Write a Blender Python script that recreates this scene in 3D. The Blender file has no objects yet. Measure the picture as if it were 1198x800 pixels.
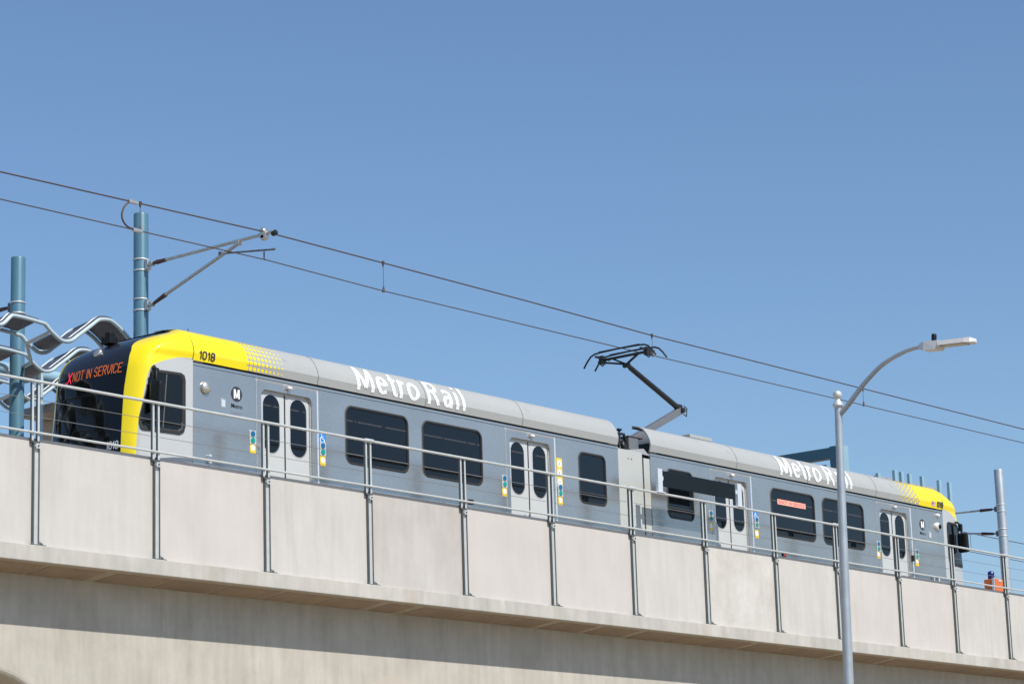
import bpy, bmesh, math, random
from mathutils import Vector, Matrix
random.seed(7)
R = math.radians
S = bpy.context.scene
COL = S.collection

# ------------------------------------------------------------------ camera frame
# world: +x along the railway (to the right and away), +y away from the street, z up; camera at the origin,
# street level at z = GZ.
YAW, PITCH, ROLL, F, PW, PH = R(51.115043), R(12.66146562), R(-1.80804759), 3000.0, 1198.0, 800.0
fw = Vector((math.sin(YAW)*math.cos(PITCH), math.cos(YAW)*math.cos(PITCH), math.sin(PITCH)))
rt = Vector((math.cos(YAW), -math.sin(YAW), 0.0))
up = rt.cross(fw)
rt, up = math.cos(ROLL)*rt + math.sin(ROLL)*up, -math.sin(ROLL)*rt + math.cos(ROLL)*up
GZ = -1.6

def ray(px, py):
    return rt*((px-PW/2)/F) + up*(-(py-PH/2)/F) + fw
def at(px, py, Y):                      # surveyed point on the vertical plane y = Y
    d = ray(px, py); return d*(Y/d.y)
def atx(px, py, X):                     # surveyed point on the vertical plane x = X
    d = ray(px, py); return d*(X/d.x)

# ------------------------------------------------------------------ helpers
def tag(o, label=None, cat=None, group=None, kind=None):
    if label: o['label'] = label
    if cat: o['category'] = cat
    if group: o['group'] = group
    if kind: o['kind'] = kind
    return o
def empty(name, loc, label, cat, group=None):
    o = bpy.data.objects.new(name, None); COL.objects.link(o); o.location = loc
    o.empty_display_size = .3
    return tag(o, label, cat, group)

SHARP = []
class MB:
    """collects shapes in world space, builds ONE mesh object"""
    def __init__(s): s.v = []; s.f = []; s.m = []; s.sm = []; s.mi = 0; s.attr = None; s.weld = False; s.orient = None
    def add(s, vs, fs, smooth=False):
        b = len(s.v); s.v += [Vector(p) for p in vs]
        for f in fs: s.f.append([b+i for i in f]); s.m.append(s.mi); s.sm.append(smooth)
        return s
    def box(s, a, b, bev=0.0):
        x0, x1 = sorted((a[0], b[0])); y0, y1 = sorted((a[1], b[1])); z0, z1 = sorted((a[2], b[2]))
        return s.hexa([(x0,y0,z0),(x1,y0,z0),(x1,y1,z0),(x0,y1,z0),(x0,y0,z1),(x1,y0,z1),(x1,y1,z1),(x0,y1,z1)], bev)
    def hexa(s, c, bev=0.0):
        fs = [(0,3,2,1),(4,5,6,7),(0,1,5,4),(1,2,6,5),(2,3,7,6),(3,0,4,7)]
        if bev <= 0: return s.add(c, fs)
        bm = bmesh.new(); vs = [bm.verts.new(p) for p in c]
        for f in fs: bm.faces.new([vs[i] for i in f])
        bmesh.ops.bevel(bm, geom=bm.edges[:], offset=bev, segments=2, profile=.6, affect='EDGES')
        bm.verts.index_update()
        s.add([v.co.copy() for v in bm.verts], [[v.index for v in f.verts] for f in bm.faces])
        bm.free(); return s
    def obox(s, c, ax, ay, az, bev=0.0):          # oriented box, half-axis vectors
        c, ax, ay, az = map(Vector, (c, ax, ay, az))
        return s.hexa([c-ax-ay-az, c+ax-ay-az, c+ax+ay-az, c-ax+ay-az, c-ax-ay+az, c+ax-ay+az, c+ax+ay+az, c-ax+ay+az], bev)
    def tube(s, pts, r, n=12, cap=True, smooth=True, squash=None):
        pts = [Vector(p) for p in pts]
        rs = r if isinstance(r, (list, tuple)) else [r]*len(pts)
        ring = []; prev = None
        for i, p in enumerate(pts):
            d = (pts[min(i+1, len(pts)-1)] - pts[max(i-1, 0)]).normalized()
            if prev is None:
                a = Vector((0,0,1)) if abs(d.z) < .9 else Vector((1,0,0))
                u = (a - d*a.dot(d)).normalized()
            else:
                u = (prev - d*prev.dot(d)).normalized()
            prev = u; w = d.cross(u)
            ring.append([p + (u*math.cos(2*math.pi*k/n) + w*math.sin(2*math.pi*k/n))*rs[i] for k in range(n)])
        vs = [q for rg in ring for q in rg]; fs = []
        for i in range(len(pts)-1):
            for k in range(n):
                fs.append((i*n+k, i*n+(k+1) % n, (i+1)*n+(k+1) % n, (i+1)*n+k))
        s.add(vs, fs, smooth)
        if cap:
            m = len(pts)-1
            s.add(ring[0], [tuple(range(n))[::-1]]); s.add(ring[m], [tuple(range(n))])
        return s
    def lathe(s, c, prof, n=24, axis=Vector((0,0,1))):      # prof: (radius, height along axis)
        c = Vector(c); axis = Vector(axis).normalized()
        a = Vector((0,0,1)) if abs(axis.z) < .9 else Vector((1,0,0))
        u = (a-axis*a.dot(axis)).normalized(); w = axis.cross(u)
        vs = []; fs = []
        for r_, h in prof:
            for k in range(n):
                t = 2*math.pi*k/n; vs.append(c+axis*h+(u*math.cos(t)+w*math.sin(t))*r_)
        for i in range(len(prof)-1):
            for k in range(n): fs.append((i*n+k, i*n+(k+1) % n, (i+1)*n+(k+1) % n, (i+1)*n+k))
        s.add(vs, fs, True)
        s.add(vs[:n], [tuple(range(n))[::-1]]); s.add(vs[-n:], [tuple(range(n))]); return s
    def prism_xz(s, pts, y0, y1):                 # polygon (x,z) extruded in y
        n = len(pts); vs = [(x, y0, z) for x, z in pts]+[(x, y1, z) for x, z in pts]
        fs = [tuple(range(n)), tuple(range(2*n-1, n-1, -1))]+[(i, i+n, (i+1) % n+n, (i+1) % n) for i in range(n)]
        return s.add(vs, fs)
    def ring_xz(s, outer, inner, yo, yi):         # band between two outlines with the same number of points
        n = len(outer); vs = [(x, yo, z) for x, z in outer]+[(x, yi, z) for x, z in inner]
        return s.add(vs, [(i, (i+1) % n, (i+1) % n+n, i+n) for i in range(n)], False)
    def prism_yz(s, pts, x0, x1, smooth=False):
        n = len(pts); vs = [(x0, y, z) for y, z in pts]+[(x1, y, z) for y, z in pts]
        s.add(vs, [(i, (i+1) % n, (i+1) % n+n, i+n) for i in range(n)], smooth)
        s.add(vs[:n], [tuple(range(n))[::-1]]); s.add(vs[n:], [tuple(range(n))]); return s
    def build(s, name, mats, parent=None, label=None, autosmooth=None):
        me = bpy.data.meshes.new(name)
        org = Vector((0,0,0))
        if parent is not None:
            org = world_loc(parent)
        elif s.v:
            xs = [p.x for p in s.v]; ys = [p.y for p in s.v]; zs = [p.z for p in s.v]
            org = Vector(((min(xs)+max(xs))/2, (min(ys)+max(ys))/2, min(zs)))
        me.from_pydata([tuple(p-org) for p in s.v], [], s.f)
        if not isinstance(mats, (list, tuple)): mats = [mats]
        for m in mats: me.materials.append(m)
        for i, p in enumerate(me.polygons): p.material_index = s.m[i]; p.use_smooth = s.sm[i]
        if s.attr is not None:
            a = me.attributes.new('paint', 'FLOAT', 'POINT')
            for i, val in enumerate(s.attr): a.data[i].value = val
        me.validate(); me.update()
        if s.weld: SHARP.append(me)
        bm = bmesh.new(); bm.from_mesh(me)
        if s.weld: bmesh.ops.remove_doubles(bm, verts=bm.verts[:], dist=.0004)
        bmesh.ops.recalc_face_normals(bm, faces=bm.faces)
        if s.orient is not None:
            bm.normal_update()
            for f in bm.faces:
                if f.normal.dot(Vector(s.orient)) < 0: f.normal_flip()
        bm.to_mesh(me); bm.free()
        o = bpy.data.objects.new(name, me); COL.objects.link(o)
        if parent is not None: o.parent = parent
        else: o.location = org
        if label: o['label'] = label
        return o
def world_loc(o):
    p = Vector(o.location)
    while o.parent is not None: o = o.parent; p += Vector(o.location)
    return p
def rrect(x0, x1, z0, z1, r, n=6):
    pts = []
    for cx, cz, a0 in ((x1-r, z1-r, 0), (x0+r, z1-r, 90), (x0+r, z0+r, 180), (x1-r, z0+r, 270)):
        for k in range(n+1):
            t = R(a0+90*k/n); pts.append((cx+r*math.cos(t), cz+r*math.sin(t)))
    return pts
def grow(pts, d):
    cx = sum(p[0] for p in pts)/len(pts); n = len(pts); out = []
    for i, p in enumerate(pts):
        a = Vector(pts[i-1]); b = Vector(pts[(i+1) % n]); t = (b-a)
        if t.length < 1e-6: out.append(p); continue
        t.normalize(); out.append((p[0]+t.y*d, p[1]-t.x*d))
    return out

def text_mesh(body, size=1.0, bold=0.0, cuts=0, spacing=1.0, xs=1.0):
    """returns (verts 2D scaled so cap height = size, faces, width)"""
    cu = bpy.data.curves.new('t', 'FONT'); cu.body = body; cu.size = 1; cu.offset = bold
    cu.resolution_u = 6; cu.space_character = spacing; cu.fill_mode = 'FRONT'
    ob = bpy.data.objects.new('t', cu); COL.objects.link(ob)
    dg = bpy.context.evaluated_depsgraph_get(); dg.update()
    me = bpy.data.meshes.new_from_object(ob.evaluated_get(dg))
    bpy.data.objects.remove(ob); bpy.data.curves.remove(cu)
    bm = bmesh.new(); bm.from_mesh(me); bpy.data.meshes.remove(me)
    zs = [v.co.y for v in bm.verts]; xm = [v.co.x for v in bm.verts]
    z1 = max(zs); x0 = min(xm); base = 0.0
    k = size/0.729
    for v in bm.verts: v.co = Vector(((v.co.x-x0)*k*xs, (v.co.y-base)*k, 0))
    if cuts:
        top = max(v.co.y for v in bm.verts); bot = min(v.co.y for v in bm.verts)
        for i in range(1, cuts):
            h = bot+(top-bot)*i/cuts
            bmesh.ops.bisect_plane(bm, geom=bm.verts[:]+bm.edges[:]+bm.faces[:], plane_co=(0, h, 0), plane_no=(0, 1, 0))
    bm.verts.index_update()
    vs = [(v.co.x, v.co.y) for v in bm.verts]; fs = [[v.index for v in f.verts] for f in bm.faces]
    w = max(x for x, _ in vs); bm.free()
    return vs, fs, w

GL = {'N':[[(0,0),(0,6)],[(0,6),(4,0)],[(4,0),(4,6)]], 'O':[[(1,0),(3,0),(4,1),(4,5),(3,6),(1,6),(0,5),(0,1),(1,0)]], '0':[[(1,0),(2.6,0),(3.6,1),(3.6,5),(2.6,6),(1,6),(0,5),(0,1),(1,0)]],
      'T':[[(0,6),(4,6)],[(2,6),(2,0)]], 'I':[[(0,0),(0,6)]], '1':[[(1.3,0),(1.3,6),(0,4.7)]],
      'S':[[(0,1),(1,0),(3,0),(4,1),(4,2),(3,3),(1,3),(0,4),(0,5),(1,6),(3,6),(4,5)]], 'E':[[(4,0),(0,0),(0,6),(4,6)],[(0,3),(3,3)]],
      'R':[[(0,0),(0,6),(3,6),(4,5),(4,4),(3,3),(0,3)],[(2,3),(4,0)]], 'V':[[(0,6),(0,2.5),(2,0),(4,2.5),(4,6)]], 'C':[[(4,1),(3,0),(1,0),(0,1),(0,5),(1,6),(3,6),(4,5)]],
      'X':[[(0,0),(4,6)],[(0,6),(4,0)]], '8':[[(.9,3.1),(.2,3.9),(.2,5.2),(1,6),(2.6,6),(3.4,5.2),(3.4,3.9),(2.7,3.1),(.9,3.1),(0,2.2),(0,.9),(.9,0),(2.7,0),(3.6,.9),(3.6,2.2),(2.7,3.1)]]}
GWD = {'I':0, '1':1.3, ' ':1.2, '0':3.6, '8':3.6}
LAY = [0]
def stroke_text(body, h, width, th):
    """monoline lettering of plain strokes: (verts, faces) with cap height h and total width"""
    adv = 0; items = []
    for ch in body:
        w = GWD.get(ch, 4)
        if ch != ' ': items.append((ch, adv))
        adv += w+1.9
    adv -= 1.9; kx = width/adv; ky = h/6; V = []; Fs = []
    for ch, a in items:
        for pl in GL[ch]:
            raw = [Vector(((a+x)*kx, y*ky)) for x, y in pl]; pts = [raw[0]]; L_ = []
            for p0, p1 in zip(raw, raw[1:]):
                m_ = max(1, int((p1-p0).length/.028)); pts += [p0+(p1-p0)*(j+1)/m_ for j in range(m_)]
            closed = (pts[0]-pts[-1]).length < 1e-6
            for i, p in enumerate(pts):
                a0 = pts[i-1] if i > 0 else (pts[-2] if closed else None); a1 = pts[i+1] if i < len(pts)-1 else (pts[1] if closed else None)
                d0 = (p-a0).normalized() if a0 is not None else (a1-p).normalized(); d1 = (a1-p).normalized() if a1 is not None else d0
                d = (d0+d1); d = d.normalized() if d.length > 1e-6 else d0
                nrm = Vector((-d.y, d.x)); c = max(.5, nrm.dot(Vector((-d0.y, d0.x))))
                q = p.copy()
                if a0 is None: q = p-d*th*.4
                if a1 is None: q = p+d*th*.4
                L_.append((q+nrm*th/2/c, q-nrm*th/2/c))
            b = len(V)
            lay = LAY[0] = (LAY[0]+1) % 5
            for l, r_ in L_: V += [(l.x, l.y, lay*.0007), (r_.x, r_.y, lay*.0007)]
            Fs += [(b+2*i, b+2*i+1, b+2*i+3, b+2*i+2) for i in range(len(L_)-1)]
    return V, Fs

def arc(cx, cy, rx, ry, a0, a1, n=14):
    return [(cx+rx*math.cos(R(a0+(a1-a0)*k/n)), cy+ry*math.sin(R(a0+(a1-a0)*k/n))) for k in range(n+1)]
# cap height 1, centre lines of bold strokes; (advance, strokes)
BG = {'M': (1.14, [[(.10,0),(.13,1)], [(.15,.93),(.50,.12)], [(.50,.12),(.85,.93)], [(.87,1),(.92,0)]]),
      'e': (.78, [[(.12,.38),(.60,.38)], [(.60,.38)]+arc(.36,.36,.245,.29,5,300,20)+[(.58,.12)]]),
      't': (.52, [[(.22,.92),(.22,.22),(.26,.11),(.36,.075),(.46,.09)], [(.04,.64),(.44,.64)]]),
      'r': (.52, [[(.13,0),(.13,.72)], [(.13,.46),(.20,.58),(.30,.64),(.44,.63)]]),
      'o': (.84, [arc(.38,.36,.265,.29,0,360,26)]),
      ' ': (.16, []),
      'R': (.86, [[(.12,0),(.12,1)], [(.12,.92),(.36,.92)]+arc(.40,.72,.20,.20,80,-90,12)+[(.12,.50)], [(.36,.50),(.66,0)]]),
      'a': (.74, [[(.12,.58),(.22,.65),(.36,.65),(.47,.60),(.51,.50),(.51,0)], [(.51,.40),(.34,.40),(.20,.35),(.14,.24),(.16,.12),(.25,.07),(.36,.08),(.51,.20)]]),
      'i': (.38, [[(.14,0),(.14,.70)], [(.14,.86),(.14,1.0)]]),
      'l': (.38, [[(.14,0),(.14,1.04)]])}
def bold_text(body, h, width, th):
    adv = sum(BG[c][0] for c in body)-.15; kx = width/adv; V = []; Fs = []; a = 0
    for ch in body:
        for pl in BG[ch][1]:
            raw = [Vector(((a+x)*kx, y*h)) for x, y in pl]; pts = [raw[0]]
            for p0, p1 in zip(raw, raw[1:]):
                m_ = max(1, int((p1-p0).length/.02)); pts += [p0+(p1-p0)*(j+1)/m_ for j in range(m_)]
            pts = [p for i, p in enumerate(pts) if i == 0 or (p-pts[i-1]).length > 1e-5]
            closed = (pts[0]-pts[-1]).length < 1e-4; lay = LAY[0] = (LAY[0]+1) % 5; b = len(V)
            for i, p in enumerate(pts):
                a0 = pts[i-1] if i > 0 else (pts[-2] if closed else p); a1 = pts[i+1] if i < len(pts)-1 else (pts[1] if closed else p)
                d = (a1-a0).normalized(); nr = Vector((-d.y, d.x))
                for sg_ in (1, -1):
                    q = p+nr*sg_*th/2*(1.0+.12*abs(nr.x)-.10*abs(nr.y)); V.append((q.x, min(q.y, h*1.04) if q.y > 0 else max(q.y, -.02*h), lay*.0007))
            Fs += [(b+2*i, b+2*i+1, b+2*i+3, b+2*i+2) for i in range(len(pts)-1)]
        a += BG[ch][0]
    return V, Fs

# ------------------------------------------------------------------ materials
def newmat(name):
    m = bpy.data.materials.new(name); m.use_nodes = True
    nt = m.node_tree; return m, nt, nt.nodes['Principled BSDF']
def simple(name, col, rough=.5, metal=0.0, var=.06, vscale=3.0, spec=.5, emit=None, estr=0, coat=0, bump=0.0, bscale=40):
    m, nt, b = newmat(name); N = nt.nodes; L = nt.links
    b.inputs['Roughness'].default_value = rough; b.inputs['Metallic'].default_value = metal
    b.inputs['Specular IOR Level'].default_value = spec
    if coat: b.inputs['Coat Weight'].default_value = coat; b.inputs['Coat Roughness'].default_value = .08
    tc = N.new('ShaderNodeTexCoord'); nz = N.new('ShaderNodeTexNoise'); nz.inputs['Scale'].default_value = vscale
    nz.inputs['Detail'].default_value = 6; L.new(tc.outputs['Object'], nz.inputs['Vector'])
    mx = N.new('ShaderNodeMix'); mx.data_type = 'RGBA'
    mx.inputs[6].default_value = (*[c*(1-var) for c in col], 1); mx.inputs[7].default_value = (*[min(1, c*(1+var)) for c in col], 1)
    L.new(nz.outputs['Fac'], mx.inputs[0]); L.new(mx.outputs[2], b.inputs['Base Color'])
    mr = N.new('ShaderNodeMapRange'); mr.inputs[3].default_value = max(0, rough-.06); mr.inputs[4].default_value = min(1, rough+.06)
    L.new(nz.outputs['Fac'], mr.inputs[0]); L.new(mr.outputs[0], b.inputs['Roughness'])
    if bump:
        n2 = N.new('ShaderNodeTexNoise'); n2.inputs['Scale'].default_value = bscale; n2.inputs['Detail'].default_value = 4
        L.new(tc.outputs['Object'], n2.inputs['Vector'])
        bp = N.new('ShaderNodeBump'); bp.inputs['Strength'].default_value = bump; bp.inputs['Distance'].default_value = .01
        L.new(n2.outputs['Fac'], bp.inputs['Height']); L.new(bp.outputs[0], b.inputs['Normal'])
    if emit:
        b.inputs['Emission Color'].default_value = (*emit, 1); b.inputs['Emission Strength'].default_value = estr
    return m

def concrete(name, c1, c2, streak=.5, mott=.5, stain=(.30,.27,.22), scale=1.0, patch=None, pits=True):
    m, nt, b = newmat(name); N = nt.nodes; L = nt.links
    b.inputs['Roughness'].default_value = .85; b.inputs['Specular IOR Level'].default_value = .25
    tc = N.new('ShaderNodeNewGeometry'); P = tc.outputs['Position']
    def noise(vec, sc, det=5, rough=.55):
        n = N.new('ShaderNodeTexNoise'); n.inputs['Scale'].default_value = sc; n.inputs['Detail'].default_value = det
        n.inputs['Roughness'].default_value = rough; L.new(vec, n.inputs['Vector']); return n.outputs['Fac']
    def mapped(sx, sy, sz):
        mp = N.new('ShaderNodeMapping'); mp.inputs['Scale'].default_value = (sx, sy, sz); L.new(P, mp.inputs['Vector']); return mp.outputs[0]
    def rng(v, a, b_, c=0., d=1.):
        r = N.new('ShaderNodeMapRange'); r.inputs[1].default_value = a; r.inputs[2].default_value = b_
        r.inputs[3].default_value = c; r.inputs[4].default_value = d; L.new(v, r.inputs[0]); return r.outputs[0]
    def mix(f, a, b_, mode='MIX'):
        x = N.new('ShaderNodeMix'); x.data_type = 'RGBA'; x.blend_type = mode
        if isinstance(f, float): x.inputs[0].default_value = f
        else: L.new(f, x.inputs[0])
        for i, q in ((6, a), (7, b_)):
            if isinstance(q, tuple): x.inputs[i].default_value = (*q, 1)
            else: L.new(q, x.inputs[i])
        return x.outputs[2]
    cl = mix(rng(noise(P, 1.1*scale, 7, .6), .35, .65), c1, c2)
    st = rng(noise(mapped(5*scale, 5*scale, .7*scale), 1.0, 6, .6), .3, .75, 1-.12*streak, 1+.07*streak)
    comb = N.new('ShaderNodeCombineColor'); [L.new(st, comb.inputs[i]) for i in range(3)]
    cl = mix(1.0, cl, comb.outputs[0], 'MULTIPLY')
    st2 = rng(noise(mapped(2.2*scale, 2.2*scale, .35*scale), 1.0, 5, .6), .56, .75, 0, .35*streak)
    cl = mix(st2, cl, stain)
    mo = rng(noise(P, 6*scale, 8, .7), .5, .75, 0, .35*mott)
    cl = mix(mo, cl, (c1[0]*.72, c1[1]*.72, c1[2]*.7))
    sp = rng(noise(P, 60, 3, .5), .62, .75, 0, .18*mott)
    cl = mix(sp, cl, stain)
    if patch:
        for (px_, pz_, ra, rb, pc, fac) in patch:
            sx = N.new('ShaderNodeSeparateXYZ'); L.new(P, sx.inputs[0])
            def ma(op, a, b_=None):
                n = N.new('ShaderNodeMath'); n.operation = op
                for i, q in enumerate((a, b_)):
                    if q is None: continue
                    if isinstance(q, (int, float)): n.inputs[i].default_value = q
                    else: L.new(q, n.inputs[i])
                return n.outputs[0]
            dx = ma('DIVIDE', ma('SUBTRACT', sx.outputs[0], px_), ra); dz = ma('DIVIDE', ma('SUBTRACT', sx.outputs[2], pz_), rb)
            d = ma('ADD', ma('MULTIPLY', dx, dx), ma('MULTIPLY', dz, dz))
            d = ma('ADD', d, ma('MULTIPLY', noise(P, 9, 4), .5))
            cl = mix(rng(d, 1.22, 1.17, 0, fac), cl, pc)
    L.new(cl, b.inputs['Base Color'])
    bp = N.new('ShaderNodeBump'); bp.inputs['Strength'].default_value = .35; bp.inputs['Distance'].default_value = .006
    L.new(noise(P, 35, 8, .7), bp.inputs['Height']); L.new(bp.outputs[0], b.inputs['Normal'])
    return m

def stainless(name, col, rough=.27, metal=1.0):
    m, nt, b = newmat(name); N = nt.nodes; L = nt.links
    g = N.new('ShaderNodeNewGeometry')
    mp = N.new('ShaderNodeMapping'); mp.inputs['Scale'].default_value = (.5, .5, 30); L.new(g.outputs['Position'], mp.inputs[0])
    n = N.new('ShaderNodeTexNoise'); n.inputs['Scale'].default_value = 1; n.inputs['Detail'].default_value = 3; L.new(mp.outputs[0], n.inputs['Vector'])
    n2 = N.new('ShaderNodeTexNoise'); n2.inputs['Scale'].default_value = 1.3; n2.inputs['Detail'].default_value = 5; L.new(g.outputs['Position'], n2.inputs['Vector'])
    mx = N.new('ShaderNodeMix'); mx.data_type = 'RGBA'
    mx.inputs[6].default_value = (*[c*.86 for c in col], 1); mx.inputs[7].default_value = (*[min(1, c*1.1) for c in col], 1)
    L.new(n2.outputs['Fac'], mx.inputs[0]); L.new(mx.outputs[2], b.inputs['Base Color'])
    b.inputs['Metallic'].default_value = metal
    mr = N.new('ShaderNodeMapRange'); mr.inputs[3].default_value = rough-.08; mr.inputs[4].default_value = rough+.10
    L.new(n.outputs['Fac'], mr.inputs[0]); L.new(mr.outputs[0], b.inputs['Roughness'])
    bp = N.new('ShaderNodeBump'); bp.inputs['Strength'].default_value = 0.0; bp.inputs['Distance'].default_value = .0005
    L.new(n.outputs['Fac'], bp.inputs['Height'])
    mp2 = N.new('ShaderNodeMapping'); mp2.inputs['Scale'].default_value = (1.1, 1, .5); L.new(g.outputs['Position'], mp2.inputs[0])
    n3 = N.new('ShaderNodeTexNoise'); n3.inputs['Scale'].default_value = 1.5; n3.inputs['Detail'].default_value = 1; L.new(mp2.outputs[0], n3.inputs['Vector'])
    b2 = N.new('ShaderNodeBump'); b2.inputs['Strength'].default_value = .06; b2.inputs['Distance'].default_value = .004
    L.new(n3.outputs['Fac'], b2.inputs['Height']); L.new(bp.outputs[0], b2.inputs['Normal']); L.new(b2.outputs[0], b.inputs['Normal'])
    return m

def tinted_glass(name, tint=(.16,.19,.22), body=(.008,.012,.018)):
    m, nt, b = newmat(name); N = nt.nodes; L = nt.links
    b.inputs['Base Color'].default_value = (*body, 1); b.inputs['Roughness'].default_value = .02
    b.inputs['IOR'].default_value = 1.5
    tr = N.new('ShaderNodeBsdfTransparent'); tr.inputs[0].default_value = (*tint, 1)
    gl = N.new('ShaderNodeBsdfGlossy'); gl.inputs['Roughness'].default_value = .02
    fr = N.new('ShaderNodeFresnel'); fr.inputs[0].default_value = 1.34
    g = N.new('ShaderNodeNewGeometry'); nz = N.new('ShaderNodeTexNoise'); nz.inputs['Scale'].default_value = .9; nz.inputs['Detail'].default_value = 1
    L.new(g.outputs['Position'], nz.inputs['Vector'])
    bp = N.new('ShaderNodeBump'); bp.inputs['Strength'].default_value = .25; bp.inputs['Distance'].default_value = .01
    L.new(nz.outputs['Fac'], bp.inputs['Height']); L.new(bp.outputs[0], gl.inputs['Normal']); L.new(bp.outputs[0], b.inputs['Normal'])
    mx = N.new('ShaderNodeMixShader'); mx.inputs[0].default_value = .55; L.new(b.outputs[0], mx.inputs[1]); L.new(tr.outputs[0], mx.inputs[2])
    m2 = N.new('ShaderNodeMixShader'); L.new(fr.outputs[0], m2.inputs[0]); L.new(mx.outputs[0], m2.inputs[1]); L.new(gl.outputs[0], m2.inputs[2])
    out = [n for n in N if n.type == 'OUTPUT_MATERIAL'][0]; L.new(m2.outputs[0], out.inputs[0])
    return m

M = {}
M['panel_conc'] = concrete('pale_parapet_concrete', (.50,.475,.44), (.535,.51,.478), streak=.65, mott=.25)
M['panel_conc_b'] = concrete('rosy_parapet_concrete', (.505,.472,.438), (.54,.507,.475), streak=.32, mott=.18)
M['panel_conc_g'] = concrete('grey_parapet_concrete', (.44,.412,.38), (.50,.472,.44), streak=.65, mott=.32)
M['panel_patch'] = concrete('mottled_parapet_concrete', (.49,.465,.42), (.58,.56,.52), streak=.4, mott=.6, scale=1.3)
M['edge_conc'] = concrete('deck_edge_concrete', (.42,.41,.37), (.51,.485,.44), streak=1.2, mott=.6, stain=(.40,.31,.22))
M['girder_conc'] = concrete('girder_concrete', (.415,.392,.335), (.485,.458,.40), streak=1.3, mott=.75, stain=(.46,.44,.39),
    patch=[(33.15, 3.80, .62, .36, (.47,.415,.35), .6)])
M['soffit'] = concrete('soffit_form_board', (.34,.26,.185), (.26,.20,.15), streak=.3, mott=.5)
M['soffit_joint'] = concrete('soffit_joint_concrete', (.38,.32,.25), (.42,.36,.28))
M['galv'] = simple('galvanised_steel', (.50,.52,.51), .42, .75, .14, 9)
M['galv_dark'] = simple('dark_galvanised_steel', (.13,.145,.145), .5, .4, .2, 12)  # dark steel tone; on the railing posts it paints in their shaded sides
M['galv_light'] = simple('bright_galvanised_steel', (.58,.60,.58), .45, .35, .12, 9)
M['cable'] = simple('steel_cable', (.24,.245,.25), .5, .4)
M['stain'] = stainless('brushed_stainless_steel', (.50,.495,.48), .26, .82)
M['stain_b'] = stainless('bright_stainless_steel', (.62,.64,.655), .26, .35)
M['white'] = simple('off_white_paint', (.45,.46,.43), .35, 0, .03, 2, coat=.25)
M['roofgrey'] = simple('light_grey_roof_paint', (.365,.375,.365), .5, 0, .035, 1.2)
M['leaf'] = simple('grey_white_door_paint', (.50,.51,.50), .35, 0, .02, 2, coat=.2)
M['yellow'] = simple('yellow_paint', (.90,.71,.004), .28, 0, .02, 2, coat=.5)
M['letter'] = simple('white_lettering_film', (.80,.81,.81), .4, 0, .01)
M['darkfilm'] = simple('dark_lettering_film', (.03,.035,.045), .4, 0, .05)
M['blackgloss'] = simple('gloss_black_paint', (.012,.013,.017), .16, 0, .1, coat=.6)
M['rubber'] = simple('black_rubber', (.018,.018,.019), .6, 0, .2, 20)
M['blackplastic'] = simple('black_plastic', (.008,.009,.010), .4, 0, .2, spec=.25)
M['gap'] = simple('dark_gap', (.01,.01,.011), .8, 0, .1)
M['glass'] = tinted_glass('dark_tinted_glass', tint=(.13,.155,.18))
M['wglass'] = simple('windshield_glass', (.004,.005,.005), .03, 0, .1, spec=.42)
M['teal'] = simple('blue_pole_paint', (.08,.185,.25), .38, .1, .10, 2.5, coat=.15)
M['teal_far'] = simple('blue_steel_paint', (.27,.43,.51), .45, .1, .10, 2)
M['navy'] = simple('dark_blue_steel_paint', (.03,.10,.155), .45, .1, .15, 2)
M['sky_tube'] = simple('pale_blue_tube_paint', (.44,.53,.56), .35, .1, .08, 4)
M['perf'] = simple('perforated_dark_panel', (.10,.10,.13), .5, .3, .3, 8)
M['wire'] = simple('overhead_wire', (.085,.06,.05), .6, .3, .2)
M['insul'] = simple('brown_insulator', (.07,.035,.025), .35, 0, .2, 20)
M['darksteel'] = simple('dark_steel', (.035,.038,.04), .45, .5, .3, 10)
M['armgrey'] = simple('grey_arm_paint', (.16,.17,.18), .45, .2, .15, 6)
M['chrome'] = simple('bare_metal', (.6,.57,.52), .3, .8, .2, 10)
M['board'] = simple('dark_sign_back', (.008,.013,.018), .6, 0, .12, 4, spec=.15)
M['bracket'] = simple('aluminium_bracket', (.62,.67,.72), .45, .3, .1, 8)
M['orange'] = simple('orange_paint', (.75,.16,.03), .45, 0, .08, 6)
M['bluecap'] = simple('blue_lens', (.012,.018,.14), .25, 0, .1)
M['signblue'] = simple('blue_sign_film', (.02,.22,.68), .4, 0, .02)
M['signyellow'] = simple('yellow_sign_film', (.85,.57,.015), .4, 0, .02)
M['btnblue'] = simple('blue_button', (.01,.12,.28), .3, 0, .1)
M['btngreen'] = simple('green_button', (.005,.28,.24), .3, 0, .1)
M['ledo'] = simple('orange_led', (.3,.08,.02), .5, 0, .0, emit=(1.0,.20,.04), estr=.38)
M['ledr'] = simple('red_led', (.4,.02,.05), .5, 0, .0, emit=(1.0,.03,.10), estr=.8)
M['ledbar'] = simple('side_led_panel', (.5,.2,.15), .5, 0, .0, emit=(1.0,.42,.30), estr=.75)
M['inter'] = simple('interior_panel', (.07,.075,.085), .7, 0, .1)
M['seat'] = simple('dark_blue_seat', (.03,.05,.10), .8, 0, .2)
M['strip'] = simple('interior_light_strip', (.6,.5,.42), .6, 0, .1, emit=(1.0,.72,.55), estr=1.0)
M['tan'] = simple('tan_metal_cladding', (.44,.37,.30), .6, 0, .06, 2)
M['slab'] = simple('grey_canopy_fascia', (.25,.26,.275), .6, 0, .06, 2)
M['screen'] = simple('grey_perforated_screen', (.36,.36,.385), .6, .1, .1, 3)
M['lampgrey'] = simple('galvanised_lamp_pole', (.40,.44,.47), .42, .45, .14, 5, bump=.25, bscale=60)
M['lampwhite'] = simple('pale_lamp_housing', (.70,.68,.65), .4, .1, .05, 5)
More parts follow.
